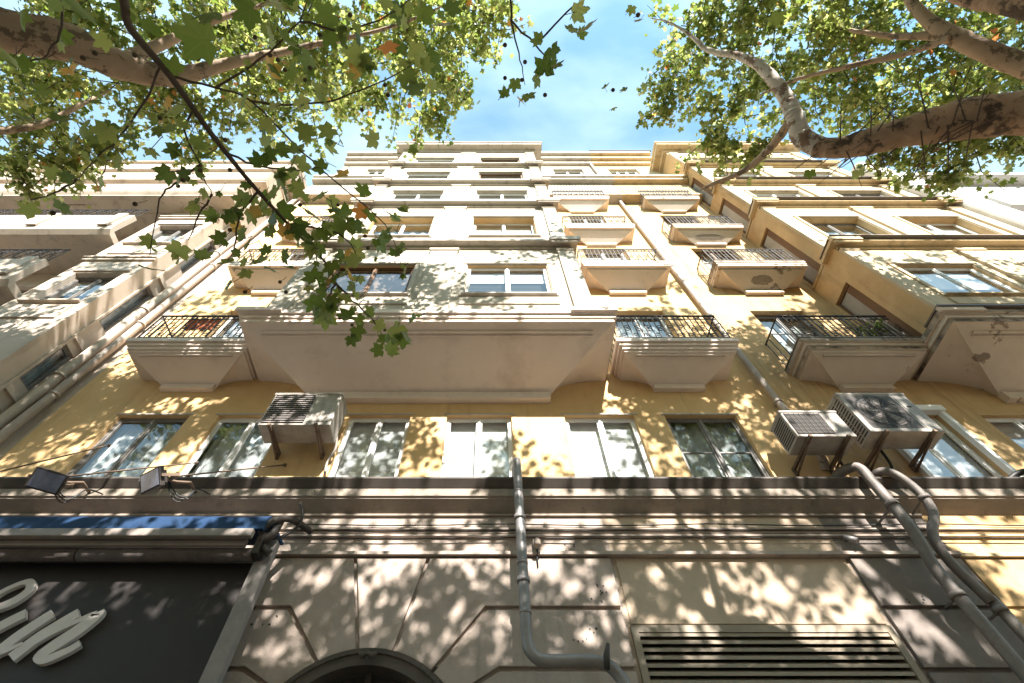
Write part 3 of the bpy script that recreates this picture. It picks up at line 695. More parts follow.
# ------------------------------------------------------------------ pipes
def pipe(name, pts, r, m, label, cat='drainpipe', clamps=(), cm=None, sub=4, group=None, yw=6.0):
    o = thing(name, pts[0], label, cat, group)
    MB().tube(smooth_path(pts, sub), r, 12).build('tube', m, o)
    for p in clamps:
        p = Vector(p); c = MB()
        d = p[1]
        c.tube([(p[0], p[1], p[2] - .03), (p[0], p[1], p[2] + .03)], r * 1.25, 12); c.box(p[0] - .012, p[0] + .012, p[1], yw, p[2] - .012, p[2] + .012)
        c.build('clamp', cm or m, o)
    return o
pc = [(0.360, 5.980, 6.620), (0.367, 5.814, 6.802), (0.374, 5.647, 6.862), (0.374, 5.595, 6.696), (0.374, 5.595, 5.760), (0.374, 5.595, 4.720), (0.374, 5.595, 4.221), (0.416, 5.595, 4.075), (0.541, 5.595, 3.992), (0.936, 5.595, 3.992), (1.165, 5.595, 3.971), (1.290, 5.595, 3.888), (1.373, 5.595, 3.680), (1.394, 5.595, 3.056), (1.394, 5.595, 0.050)]
pcl = pipe('drainpipe', pc, .066, 'galv', 'bare galvanised drainpipe down the middle of the stone street floor, bent sideways at the bottom', clamps=[(.374, 5.595, 4.88), (.374, 5.595, 5.78)])
for z in (4.47, 5.08, 6.2): MB().tube([(.374, 5.595, z), (.374, 5.595, z + .05)], .071, 12).build('joint', 'galv', pcl)
k = MB(); k.tube([(1.18, 5.47, 3.86), (1.20, 5.47, 3.99), (1.24, 5.49, 4.11)], [.03, .035, .02], 8); k.build('hook', 'iron', pcl)
p1 = [(5.45, 5.97, 6.72), (5.55, 5.8, 6.78), (5.70, 5.62, 6.72), (5.71, 5.6, 6.4), (5.71, 5.6, 5.8), (5.70, 5.62, 5.5), (5.66, 5.68, 5.15), (5.66, 5.70, 4.8), (5.68, 5.70, 4.2), (5.68, 5.70, .05)]
pipe('drainpipe', p1, .075, 'dullpipe', 'dirty grey drainpipe under the air conditioners, the left and longer of two side by side', clamps=[(5.66, 5.70, 4.75), (5.71, 5.6, 6.0)])
p2 = [(5.9, 5.97, 6.55), (5.95, 5.75, 6.64), (6.05, 5.62, 6.64), (6.2, 5.6, 6.5), (6.27, 5.6, 6.15), (6.2, 5.62, 5.85), (6.02, 5.66, 5.62), (5.93, 5.68, 5.4), (5.96, 5.72, 5.1), (6.05, 5.74, 4.7), (6.1, 5.75, 4.3), (6.12, 5.75, .05)]
pipe('drainpipe', p2, .064, 'dullpipe', 'shorter dirty drainpipe with a hooked top, right beside the longer one below the air conditioners', clamps=[(6.07, 5.742, 4.6), (6.27, 5.6, 6.12)])
pipe('drainpipe', [(5.5, 5.88, 30), (5.5, 5.88, 20), (5.5, 5.88, 14), (5.5, 5.88, 10), (5.5, 5.88, 7.4), (5.5, 5.92, 7.1), (5.5, 5.99, 7.0)], .065, 'paintpipe', 'tall painted downpipe on the seam between the cream house and the ochre house', clamps=[(5.5, 5.88, z) for z in (8.6, 11.5, 15, 19)])
pipe('drainpipe', [(-8.62, 5.86, 24), (-8.62, 5.86, 16), (-8.62, 5.86, 10), (-8.62, 5.86, 6.9), (-8.62, 5.99, 6.75)], .085, 'paintpipe', 'pale painted downpipe beside the yellow wall, nearer the cream house', clamps=[(-8.62, 5.86, z) for z in (8.8, 11.5, 15)])
pipe('drainpipe', [(-8.98, 5.86, 17.5), (-8.98, 5.86, 12), (-8.98, 5.86, 9), (-8.98, 5.86, 5)], .10, 'pinkwhite', 'thicker pale downpipe beside the pink bay on the left', clamps=[(-8.98, 5.86, z) for z in (9.4, 12.2, 16)])
hose = [(7.982, 5.768, 6.565), (8.164, 5.678, 6.644), (8.320, 5.595, 6.613), (8.445, 5.574, 6.384), (8.476, 5.616, 6.124), (8.580, 5.720, 5.916), (8.755, 5.768, 5.802), (9.384, 5.814, 5.741), (10.710, 5.814, 5.782)]
o = MB().tube(smooth_path(hose, 5), .045, 10).build('hose', 'black'); tag(o, 'thick black hose bent over the cornice at right edge', 'hose')

# cables along the frieze
for k, (z, y, sg, lab) in enumerate(((5.93, 5.93, .03, 'thin black cable slung highest of the wires along the stone frieze'), (5.71, 5.94, .012, 'thin black cable running lowest of the wires along the stone frieze'), (5.835, 5.945, .006, 'thin black cable between the two fillets of the stone frieze'))):
    P = [(-3 + q * .47, y, z - sg * math.sin(math.pi * ((q * .47) % 3.1) / 3.1) + rnd.uniform(-.004, .004)) for q in range(28)]
    tag(MB().tube(P, .009, 6).build('cable', 'black'), lab, 'cable')
# bell-like sensor and spotlight on the frieze
s = thing('wall_lamp', (.62, 5.9, 5.5), 'small brown wall lamp on the stone frieze right of the middle drainpipe', 'lamp')
MB().box(.56, .66, 5.93, 5.953, 5.52, 5.68).build('back_plate', 'cornice', s, .005); MB().tube([(.61, 5.92, 5.62), (.61, 5.85, 5.63), (.61, 5.82, 5.58), (.61, 5.82, 5.50)], [.02, .02, .045, .055], 10).build('lamp_head', 'cornice', s); MB().tube([(.61, 5.9, 5.5), (.60, 5.92, 5.38), (.60, 5.94, 5.26)], .012, 6).build('cord', 'black', s)
s = thing('wall_lamp', (5.0, 5.9, 5.6), 'tiny spotlight on the stone frieze left of the paired drainpipes', 'lamp')
MB().tube([(4.98, 5.95, 5.66), (4.98, 5.86, 5.64)], .015, 8).build('arm', 'iron', s); MB().tube([(4.93, 5.88, 5.68), (5.02, 5.80, 5.56)], [.03, .05], 10).build('lamp_head', 'galv', s)

# ------------------------------------------------------------------ air conditioners
def aircon(x0, x1, y0, y1, z0, z1, style, label):
    o = thing('air_conditioner', ((x0 + x1) / 2, y1, z0), label, 'air conditioner', 'air conditioners on the facade')
    body = 'ac' if style == 'slat' else 'ac_old' if style == 'small' else 'ac'
    W = x1 - x0; H = z1 - z0
    b = MB(); b.box(x0, x1, y0, y1, z0, z1); bo = b.build('body', body, o, .015)
    b = MB(); b.box(x0 - .012, x1 + .012, y0 - .012, y1 + .01, z1 - .05, z1 + .006); b.build('lid', body, o, .01)
    if style == 'slat':
        a, c = x0 + .04, x0 + W * .62
        k = MB(); k.box(a, c, y0 - .006, y0 - .002, z0 + .06, z1 - .07); g_ = k.build('grille', 'ac_dark', o)
        k = MB(); n = 13
        for q in range(n + 1):
            z = z0 + .06 + (H - .13) * q / n; k.box(a, c, y0 - .022, y0 - .007, z - .008, z + .008)
        k.build('grille_slats', 'post', g_)
        k = MB(); k.box(c + .05, x1 - .05, y0 - .006, y0 - .001, z0 + .08, z1 - .10); k.build('front_panel', body, o)
    elif style == 'small':
        a, c = x0 + .04, x0 + W * .66
        k = MB(); k.box(a, c, y0 - .006, y0 - .002, z0 + .05, z1 - .07); g_ = k.build('grille', 'ac_dark', o)
        k = MB()
        for q in range(15): z = z0 + .06 + (H - .15) * q / 14; k.box(a, c, y0 - .013, y0 - .007, z - .004, z + .004)
        for q in range(8): x = a + (c - a) * q / 7; k.box(x - .004, x + .004, y0 - .018, y0 - .0135, z0 + .05, z1 - .07)
        k.build('grille_wires', 'iron', g_)
    else:
        cx, cz, r = x0 + W * .42, (z0 + z1) / 2, H * .40
        k = MB(); k.slab([(cx - r * 1.08, cz - r * 1.06), (cx + r * 1.08, cz - r * 1.06), (cx + r * 1.08, cz + r * 1.06), (cx - r * 1.08, cz + r * 1.06)], y0 - .0018, y0 - .0008); k.build('fan_surround', 'ac_dirt', o)
        k = MB(); n = 28
        ring = [(cx + r * math.cos(2 * math.pi * q / n), cz + r * math.sin(2 * math.pi * q / n)) for q in range(n)]
        k.slab(ring, y0 - .005, y0 - .002); g_ = k.build('fan_opening', 'ac_dark', o)
        k = MB()
        for q in range(5):
            a0 = q * 72; P = [(cx + .06 * math.cos(R(a0)), cz + .06 * math.sin(R(a0))), (cx + r * .92 * math.cos(R(a0 - 8)), cz + r * .92 * math.sin(R(a0 - 8))), (cx + r * .95 * math.cos(R(a0 + 16)), cz + r * .95 * math.sin(R(a0 + 16))), (cx + r * .8 * math.cos(R(a0 + 34)), cz + r * .8 * math.sin(R(a0 + 34))), (cx + .06 * math.cos(R(a0 + 50)), cz + .06 * math.sin(R(a0 + 50)))]
            k.slab(P, y0 - .010 - q * .0004, y0 - .006 - q * .0001)
        k.slab([(cx + .07 * math.cos(R(t)), cz + .07 * math.sin(R(t))) for t in range(0, 360, 30)], y0 - .016, y0 - .011); k.build('fan', 'post', g_)
        k = MB()
        for q in range(1, 7): k.ring((cx, y0 - .026, cz), r * q / 6, .004, 'y', 28, 4)
        for q in range(8): k.tube([(cx, y0 - .030, cz), (cx + r * 1.02 * math.cos(R(q * 45 + 10)), y0 - .030, cz + r * 1.02 * math.sin(R(q * 45 + 10)))], .004, 4)
        k.build('fan_guard', 'iron', g_)
        k = MB(); xs = x0 + W * .80
        k.box(xs, x1 - .04, y0 - .006, y0 - .001, z0 + .05, z1 - .09); k.build('service_panel', body, o); k = MB(); k.box(xs + .05, xs + .12, y0 - .012, y0 - .0065, z0 + H * .6, z0 + H * .64); k.build('badge', 'ac_dark', o)
    # side slots
    k = MB(); n = 14 if style != 'small' else 10; two = 2 if style == 'fan' else 1
    for q in range(n):
        z = z0 + .06 + (H - .16) * q / (n - 1)
        for t in range(two):
            ya = y0 + .05 + (y1 - y0 - .1) * t / two; yb_ = y0 + .05 + (y1 - y0 - .1) * (t + 1) / two - (.02 if two > 1 else 0)
            k.box(x0 - .004, x0 - .001, ya, yb_, z - .016, z + .010)
    k.build('side_vents', 'ac_dark', o)
    for bx in (x0 + W * .18, x1 - W * .18):
        k = MB(); k.box(bx - .025, bx + .025, y0 - .05, 5.995, z0 - .05, z0 - .004); k.box(bx - .025, bx + .025, 5.955, 5.995, z0 - .15, z0 - .052)
        k.tube([(bx, y0 + .10, z0 - .05), (bx, 5.97, z0 - .14)], .02, 6); k.build('bracket', 'rust', o)
    return o
a1 = aircon(-3.89, -2.69, 5.34, 5.77, 7.38, 8.20, 'slat', 'white slatted air conditioner hung alone between the windows on the left')
a2 = aircon(4.80, 5.74, 5.25, 5.68, 7.02, 7.62, 'small', 'small grimy air conditioner, the lower left one of the pair on the right')
a3 = aircon(6.0, 7.18, 5.22, 5.62, 7.10, 8.05, 'fan', 'big pale air conditioner with a round fan, the larger of the pair on the right')
for (x, y, z, o) in ((-2.72, 5.76, 7.5, a1), (5.6, 5.7, 7.0, a2), (6.4, 5.7, 7.05, a3)):
    P = [(x, y, z + .12), (x + .04, y + .1, z - .15), (x - .05, 5.93, z - .35), (x - .02, 5.95, z - .6)]
    MB().tube(smooth_path(P, 5), .022, 8).build('hose', 'ac_old' if o is a1 else 'black', o)

# ------------------------------------------------------------------ shop sign, awning, lamps
SG = thing('shop_sign', (-6, 5.6, 3), 'charcoal shop fascia with white raised script letters, lower left corner', 'sign')
MB().box(-9.5, -2.98, 5.62, 5.99, 2.9, 5.12).build('board', 'sign', SG)
k = MB(); k.box(-2.99, -2.80, 5.48, 5.60, 0, 5.36); k.build('side_post', 'post', SG, .01)
def stroke(mb, pts, wd, y, t=.055):
    P = []
    for (cx, cy) in pts:
        r = ray(cx / 4.876, 560 + cy / 4.876); q = Vector((0, 0, 1.6)) + r * (5.57 / r.y); P.append(Vector((q.x, q.z)))
    n = len(P); Pl, Pr = [], []
    P3 = smooth_path([(p.x, p.y, 0) for p in P], 5); m = len(P3); W = lerp_list(wd, m)
    for i in range(m):
        d = (P3[min(i + 1, m - 1)] - P3[max(i - 1, 0)]).normalized(); nn = Vector((-d.y, d.x, 0)) * W[i] / 2
        Pl.append(P3[i] + nn); Pr.append(P3[i] - nn)
    V = []
    for yy in (y, y + t): V += [(p.x, yy, p.y) for p in Pl] + [(p.x, yy, p.y) for p in Pr]
    Fs = []
    for i in range(m - 1):
        Fs += [(i, i + 1, m + i + 1, m + i), (2 * m + i, 3 * m + i, 3 * m + i + 1, 2 * m + i + 1), (i, 2 * m + i, 2 * m + i + 1, i + 1), (m + i, m + i + 1, 3 * m + i + 1, 3 * m + i)]
    Fs += [(0, m, 3 * m, 2 * m), (m - 1, 3 * m - 1, 4 * m - 1, 2 * m - 1)]
    mb.add(V, Fs)
k = MB(); stroke(k, [(-60, 250), (60, 205), (140, 150), (148, 112), (110, 112), (20, 150), (-40, 190)], [0.085, 0.110, 0.110, 0.085, 0.061, 0.061, 0.073], 5.56); k.build('letter', 'letter', SG)
k = MB(); stroke(k, [(-120, 400), (0, 325), (125, 262)], [0.110, 0.122, 0.122], 5.56); stroke(k, [(-90, 490), (-20, 455), (100, 365), (258, 262)], [0.110, 0.134, 0.134, 0.122], 5.5575); stroke(k, [(-60, 470), (10, 452), (110, 410)], [0.073, 0.061, 0.037], 5.555); k.build('letter', 'letter', SG)
k = MB(); stroke(k, [(55, 478), (200, 370), (385, 258)], [0.134, 0.134, 0.122], 5.56); stroke(k, [(150, 420), (270, 350), (400, 290), (470, 265)], [0.037, 0.049, 0.061, 0.085], 5.5575)
stroke(k, [(478, 258), (470, 275), (380, 345), (280, 410), (195, 468)], [.12, .14, .15, .145, .13], 5.555); stroke(k, [(215, 440), (188, 472), (215, 490), (270, 472), (340, 440), (392, 408)], [.06, .085, .085, .085, .08, .08], 5.5525); k.build('letter', 'letter', SG)

AW = thing('awning', (-6, 5.3, 5), 'rolled up blue awning above the charcoal shop sign', 'awning')
k = MB(); k.prism([(5.30, 5.58), (5.24, 5.52), (5.22, 5.34), (5.26, 5.33), (5.34, 5.50), (5.9, 5.56), (5.9, 5.60)], -9.5, -2.92); k.build('canvas', 'blue', AW)
k = MB(); k.box(-9.5, -3.02, 5.19, 5.27, 5.22, 5.328); k.build('front_bar', 'bar', AW, .012)
k = MB(); k.box(-9.5, -3.1, 5.30, 5.36, 5.16, 5.26); k.build('rear_bar', 'bar', AW, .01)
k = MB(); k.tube([(-9.5, 5.44, 5.12), (-5.2, 5.44, 5.12)], .085, 16); k.tube([(-5.18, 5.44, 5.12), (-3.0, 5.44, 5.12)], .083, 16); k.build('roller', 'roller', AW)
k = MB(); k.box(-9.5, -2.95, 5.5, 5.6, 5.56, 5.66); k.build('wall_rail', 'cornice', AW)
k = MB(); k.tube(smooth_path([(-3.0, 5.28, 5.35), (-2.88, 5.3, 5.5), (-2.8, 5.4, 5.62), (-2.72, 5.6, 5.72), (-2.6, 5.9, 5.78)], 4), .045, 8); k.tube([(-2.95, 5.35, 5.22), (-2.84, 5.38, 5.4), (-2.86, 5.44, 5.6)], .06, 8)
k.tube([(-2.9, 5.36, 5.18), (-2.8, 5.42, 5.12)], .05, 8); k.box(-2.98, -2.9, 5.3, 5.6, 5.06, 5.34); k.build('folding_arm', 'iron', AW)
k = MB(); k.tube(smooth_path([(-2.75, 5.55, 6.0), (-2.66, 5.6, 5.8), (-2.72, 5.62, 5.6), (-2.95, 5.5, 5.3)], 5), .02, 6); k.build('crank_cable', 'iron', AW)

def floodlight(x, y, z, yaw, label):
    o = thing('floodlight', (x, 5.6, z), label, 'floodlight', 'floodlights on the cornice')
    Rm = Matrix.Rotation(R(yaw), 4, 'Z') @ Matrix.Rotation(R(38), 4, 'X')
    T = lambda p: tuple(Vector((x, y, z)) + Rm @ Vector(p))
    k = MB(T); k.box(-.20, .20, -.02, .05, -.14, .14); k.box(-.15, .15, .05, .12, -.10, .10); k.build('housing', 'iron', o, .01)
    k = MB(T); k.box(-.175, .175, -.026, -.021, -.115, .115); k.build('lens', 'lens', o)
    k = MB(T); k.box(-.235, -.215, -.01, .03, -.02, .02); k.box(.215, .235, -.01, .03, -.02, .02); k.box(-.235, -.215, .03, .22, -.02, .02); k.box(.215, .235, .03, .22, -.02, .02); k.box(-.235, .235, .22, .24, -.03, .03)
    k.build('yoke', 'rust', o)
    k = MB(); e = Vector(T((0, .23, 0))); k.tube([e, (e.x + .06, e.y + .1, e.z + .05), (e.x + .12, 5.55, 6.36), (e.x + .12, 5.78, 6.36)], .022, 8); k.build('arm', 'rust', o)
    k = MB()
    for q in range(3): k.tube(smooth_path([e, e + Vector((.1 + q * .05, .1, -.18)), e + Vector((.25 + q * .04, .16, -.25 + q * .05)), e + Vector((.3, .25, .05)), (e.x + .35, 5.78, 6.33)], 5), .008, 5)
    k.build('cable', 'black', o)
    return o
floodlight(-6.15, 5.12, 6.02, 28, 'square floodlight facing the street at the far left, above the blue awning')
floodlight(-4.72, 5.12, 6.03, -30, 'square floodlight turned right, above the middle of the blue awning')
s = thing('junction_box', (-5.2, 5.5, 6.1), 'flat grey junction box on the cornice between the two floodlights', 'junction box')
MB().box(-5.36, -5.04, 5.60, 5.665, 6.42, 6.60).build('box', 'post', s, .01); MB().box(-5.3, -5.1, 5.57, 5.598, 6.46, 6.56).build('lid', 'bar', s, .006)
for a, b, lab in (((-7.6, 5.45, 6.4), (-6.75, 5.98, 7.55), 'rusty stay rod leaning against the yellow wall at the far left'), ((-6.3, 5.42, 6.36), (-5.0, 5.98, 7.15), 'rusty stay rod crossing the leftmost two windows'), ((-4.7, 5.42, 6.36), (-3.5, 5.98, 7.10), 'rusty stay rod crossing the window beside the lone air conditioner')):
    r_ = MB(); r_.tube([a, b], .014, 6); r_.tube([b, (b[0] + .03, 5.999, b[2] + .01)], .03, 8); tag(r_.build('stay_rod', 'rust'), lab, 'rod')

# things on the balconies
s = MB(); P = []
n = 24
for i in range(n + 1):
    for j in range(7):
        x = -6.75 + .7 * i / n; z = 10.75 - .5 * j / 6
        P.append((x, 5.275 + .02 * math.sin(i * 1.1 + j * .4) - .012, z + .02 * math.sin(i * .7)))
s.add(P, [(i * 7 + j, i * 7 + j + 1, (i + 1) * 7 + j + 1, (i + 1) * 7 + j) for i in range(n) for j in range(6)], True)
tag(s.build('cloth', 'orange'), 'orange cloth behind the railing of the lower left balcony', 'cloth')

# ------------------------------------------------------------------ foliage
def leaf_outline(detail):
    L = [(0, 1.0), (24, .56), (50, .88), (78, .50), (108, .62), (140, .36), (180, .12)]
    if detail: L = [(0, 1.0), (7, .82), (13, .80), (24, .56), (34, .68), (41, .72), (50, .92), (59, .74), (68, .70), (81, .50), (97, .56), (109, .68), (123, .50), (148, .40), (166, .30), (180, .12)]
    pts = [(r * math.sin(R(a)), r * math.cos(R(a))) for a, r in L] + [(-r * math.sin(R(a)), r * math.cos(R(a))) for a, r in reversed(L[1:-1])]
    return np.array(pts)
def leaves_mesh(name, pos, size, parent, detail=False, droop=.6, tone=None, normals=None):
    pos = np.asarray(pos, float); n = len(pos); O = leaf_outline(detail); m = len(O)
    size = np.broadcast_to(np.asarray(size, float), (n,))
    th = nr.uniform(0, 2 * np.pi, n); tip = np.stack([np.cos(th), np.sin(th), -np.abs(nr.normal(droop, .45, n))], 1); tip /= np.linalg.norm(tip, axis=1)[:, None]
    nn = nr.normal(0, .55, (n, 3)); nn[:, 2] += 1.0
    if normals is not None: nn = normals + nr.normal(0, .45, (n, 3))
    nn -= tip * (nn * tip).sum(1)[:, None]; nn /= np.linalg.norm(nn, axis=1)[:, None]
    sd = np.cross(tip, nn)
    curl = nr.uniform(-.1, .45, n); bend = nr.uniform(-.3, .5, n)
    rings = (.5, 1.0) if detail else (1.0,); RX = np.concatenate([O[:, 0] * .62 * q for q in rings]); RY = np.concatenate([O[:, 1] * .62 * q for q in rings])
    off = curl[:, None] * (np.abs(RX)[None] * .8) + bend[:, None] * ((RX ** 2 + RY ** 2)[None] * .9)
    V = pos[:, None, :] + size[:, None, None] * (sd[:, None, :] * RX[None, :, None] + tip[:, None, :] * RY[None, :, None] - nn[:, None, :] * off[:, :, None])
    cen = pos; K = len(rings)
    V = np.concatenate([cen[:, None, :], V], 1).reshape(-1, 3); mm = K * m + 1
    tri = [(0, 1 + k, 1 + (k + 1) % m) for k in range(m)]
    if K == 2:
        for k in range(m):
            a_, b_ = 1 + k, 1 + (k + 1) % m; tri += [(a_, a_ + m, b_ + m), (a_, b_ + m, b_)]
    tri = np.array(tri)
    Fc = (np.arange(n)[:, None, None] * mm + tri[None]).reshape(-1, 3)
    me = bpy.data.meshes.new(name); me.vertices.add(len(V)); me.vertices.foreach_set('co', V.ravel())
    me.loops.add(Fc.size); me.loops.foreach_set('vertex_index', Fc.ravel().astype(np.int32))
    me.polygons.add(len(Fc)); me.polygons.foreach_set('loop_start', np.arange(0, Fc.size, 3, dtype=np.int32)); me.polygons.foreach_set('loop_total', np.full(len(Fc), 3, np.int32))
    rad = np.hypot(O[:, 0], O[:, 1]); isv = np.array([rad[k] >= rad[k - 1] and rad[k] >= rad[(k + 1) % m] for k in range(m)]).astype(float)
    vv = np.tile(np.concatenate([[1.0]] + [isv] * K), n); av = me.attributes.new('vein', 'FLOAT', 'POINT'); av.data.foreach_set('value', vv.astype(np.float32))
    at = me.attributes.new('tone', 'FLOAT', 'FACE')
    t = nr.beta(2, 1.5, n) * .93 if tone is None else np.asarray(tone)
    y = nr.uniform(0, 1, n); t = np.where(y > .985, nr.uniform(.94, 1, n), t)
    at.data.foreach_set('value', np.repeat(t, len(tri)).astype(np.float32))
    me.materials.append(M['leaf']); me.update(); me.validate()
    return link(name, me, parent)

def clump(c, r, nl, ntw, tw):
    """twigs radiating through an ellipsoid with leaves strung along them"""
    c = Vector(c); out = []
    for k in range(ntw):
        d = Vector((rnd.gauss(0, 1), rnd.gauss(0, 1), rnd.gauss(0, .7))).normalized()
        a = c + Vector((rnd.uniform(-.4, .4) * r, rnd.uniform(-.4, .4) * r, rnd.uniform(-.3, .3) * r)); L = r * rnd.uniform(.45, 1.0)
        b = a + d * L + Vector((0, 0, -.12 * L)); mid = (a + b) / 2 + Vector((rnd.uniform(-.1, .1), rnd.uniform(-.1, .1), .08)) * L
        tw.tube([a, mid, b], [.014, .010, .004], 4, False)
        for q in range(int(nl / ntw)):
            t = rnd.random() ** .7; p = a * (1 - t) ** 2 + mid * 2 * t * (1 - t) + b * t * t
            out.append(p + Vector((rnd.gauss(0, .10), rnd.gauss(0, .10), rnd.gauss(-.03, .09))))
    return out

from mathutils import noise
def limb(parent, P, rad, m, sub=16, jit=.004, name='branch', n=22):
    p = smooth_path(P, sub, jit); r = lerp_list(rad, len(p)); k = MB().tube(p, r, n); v = k.v
    for i in range(len(p)):
        for j in range(n):
            q = Vector(v[i * n + j]); d = q - p[i]; g_ = 1.6 if m == 'bark_rough' else 1.0
            f = 1 + g_ * (.10 * noise.noise(q * 2.2) + .07 * noise.noise(q * 6) + .05 * noise.noise(q * 16))
            v[i * n + j] = tuple(p[i] + d * f)
    return k.build(name, m, parent)

TL = thing('plane_tree', (-8.6, -1.0, 0), 'plane tree whose mottled bough enters at upper left, with a long leafy twig hanging down', 'tree', 'plane trees along the pavement')
TR = thing('plane_tree', (9.6, -.6, 0), 'plane tree whose thick brown bough enters at upper right', 'tree', 'plane trees along the pavement')
H1 = 6.3
limb(TL, [(-8.6, -1, -.05), (-8.55, -1, 1.5), (-8.4, -.9, 3.5), (-8.1, -.75, 5.2), (-7.6, -.5, 6.3)], [.42, .34, .30, .29, .27], 'bark', name='trunk')
limb(TL, [(-7.6, -.5, 6.3), onh(-60, 22, 6.5), onh(0, 30, 6.65), onh(65, 42, 6.85), onh(125, 66, 7.1), onh(175, 76, 7.4), onh(235, 62, 8.0), onh(300, 48, 8.8), onh(380, 30, 9.6), onh(430, 12, 10.3), onh(470, -10, 11)], [.27, .27, .24, .22, .18, .12, .075, .05, .03, .018, .008], 'bark')
limb(TL, [onh(120, 62, 7.0), onh(160, 45, 7.7), onh(215, 20, 8.6), onh(270, 2, 9.5), onh(330, -25, 10.5)], [.10, .07, .05, .03, .012], 'bark')
limb(TL, [(-8.1, -.75, 5.2), (-8.4, -1.4, 8), (-8.0, -2.2, 11), (-7.4, -2.8, 14.5)], [.22, .18, .12, .05], 'bark')
limb(TL, [(-8.0, -.7, 5.6), (-6.0, -1.8, 8.0), (-3.6, -2.9, 10.2), (-1.6, -3.6, 12)], [.18, .14, .10, .04], 'bark')
limb(TL, [onh(-10, 132, 8), onh(40, 125, 8.5), onh(80, 105, 9.2), onh(110, 90, 10)], [.06, .05, .04, .02], 'bark')
limb(TR, [(9.6, -.6, -.05), (9.55, -.6, 1.5), (9.35, -.45, 3.2), (9.0, -.2, 4.6)], [.46, .38, .33, .30], 'bark_rough', name='trunk')
limb(TR, [(9.0, -.2, 4.6), onh(1150, 88, 5.5), onh(1080, 101, 5.65), onh(1024, 111, 5.8), onh(960, 122, 6.0), onh(900, 134, 6.2), onh(850, 146, 6.4), onh(815, 148, 6.6)], [.30, .28, .27, .25, .225, .18, .14, .12], 'bark_rough')
limb(TR, [onh(822, 148, 6.6), onh(803, 138, 6.7), onh(795, 118, 6.9), onh(788, 102, 7.1), onh(775, 82, 7.4), onh(757, 64, 7.8), onh(735, 55, 8.2), onh(708, 50, 8.7), onh(690, 35, 9.2), onh(668, 22, 9.8), onh(650, 18, 10.3)], [.13, .125, .11, .10, .085, .07, .055, .04, .028, .016, .006], 'bark_pale')
limb(TR, [onh(790, 122, 6.9), onh(770, 148, 7.2), onh(745, 170, 7.5), onh(715, 183, 7.8), onh(700, 190, 8.0)], [.06, .055, .045, .035, .015], 'bark')
limb(TR, [(9.5, -.5, 3.6), (9.6, -.45, 5.6), onh(1120, 90, 6.75), onh(1060, 76, 7.1), onh(1010, 61, 7.6), onh(962, 40, 8.1), onh(930, 22, 8.6), onh(908, -5, 9.2), onh(900, -40, 10)], [.2, .18, .16, .15, .14, .12, .09, .07, .05], 'bark')
limb(TR, [onh(962, 40, 8.1), onh(930, 36, 8.5), onh(890, 36, 9), onh(850, 30, 9.6)], [.07, .06, .045, .03], 'bark')
limb(TR, [onh(950, 38, 8.1), onh(905, 54, 8.5), onh(850, 66, 9), onh(795, 80, 9.6), onh(760, 95, 10)], [.05, .045, .04, .03, .015], 'bark')
limb(TR, [(9.5, -.5, 4.0), onh(1180, 25, 5.0), onh(1080, 10, 5.6), onh(1024, 3, 6.0), onh(960, -8, 6.6), onh(880, -50, 7.4)], [.2, .18, .16, .13, .11, .08], 'bark_rough')
limb(TR, [(9.2, -.5, 4.0), (9.0, -1.6, 7), (8.0, -2.8, 10), (7, -3.6, 13.5)], [.2, .16, .11, .05], 'bark')
limb(TR, [(8.9, -.6, 5), (6.4, -2.0, 8.0), (4.0, -3.0, 10.5), (2.2, -3.6, 12.5)], [.16, .13, .09, .04], 'bark')
# bare spurs on the thick right bough
sp = MB()
for k in range(46):
    t = rnd.random(); a = onh(1000 - 165 * t, 116 + 28 * t, 5.6 + .8 * t); d = Vector((rnd.uniform(-.5, .5), rnd.uniform(.0, 1) * rnd.choice((1, 1, 1, -.7)), rnd.uniform(-.3, .6))).normalized()
    L = rnd.uniform(.25, .75); b = a + d * L + Vector((rnd.uniform(-.1, .1), 0, .1)); sp.tube([a, (a + b) / 2 + Vector((rnd.uniform(-.05, .05),) * 3), b], [.009, .007, .003], 4, False)
    if rnd.random() < .5:
        c_ = (a + b) / 2; sp.tube([c_, c_ + (d + Vector((rnd.uniform(-.8, .8), rnd.uniform(-.8, .8), 0))) * .25], [.006, .002], 4, False)
sp.build('spur_twigs', 'twig', TR)

left_cl = [(20, 95, 60, 11), (85, 50, 60, 11.5), (45, 140, 38, 9.5), (150, 100, 50, 11.5), (205, 125, 38, 11), (240, 40, 60, 12), (300, 85, 50, 12.5), (355, 45, 60, 12), (400, 95, 46, 12.5),
           (440, 45, 55, 12), (430, 120, 26, 12.5), (490, 20, 36, 11), (450, 90, 24, 12.8), (200, 15, 60, 12), (120, 5, 60, 11.5), (300, 15, 60, 11.5), (10, 30, 50, 12), (260, 105, 30, 12.5), (345, 105, 26, 13), (20, 175, 16, 9), (100, 150, 22, 9.5), (405, 15, 50, 11)]
right_cl = [(675, 75, 28, 12.5), (660, 110, 18, 12.5), (700, 30, 40, 12), (730, 105, 48, 12.5), (720, 145, 26, 12), (780, 40, 55, 12), (800, 95, 34, 13), (850, 60, 50, 12.5), (905, 95, 44, 12.5), (850, 105, 26, 13),
            (960, 85, 50, 11.5), (1000, 45, 55, 12), (925, 160, 26, 10.5), (968, 140, 40, 10.5), (1010, 135, 22, 10.5), (945, 180, 14, 10.3), (920, 20, 50, 12), (840, 10, 50, 12), (750, 10, 40, 12), (755, 155, 16, 11.5), (880, 150, 16, 11)]
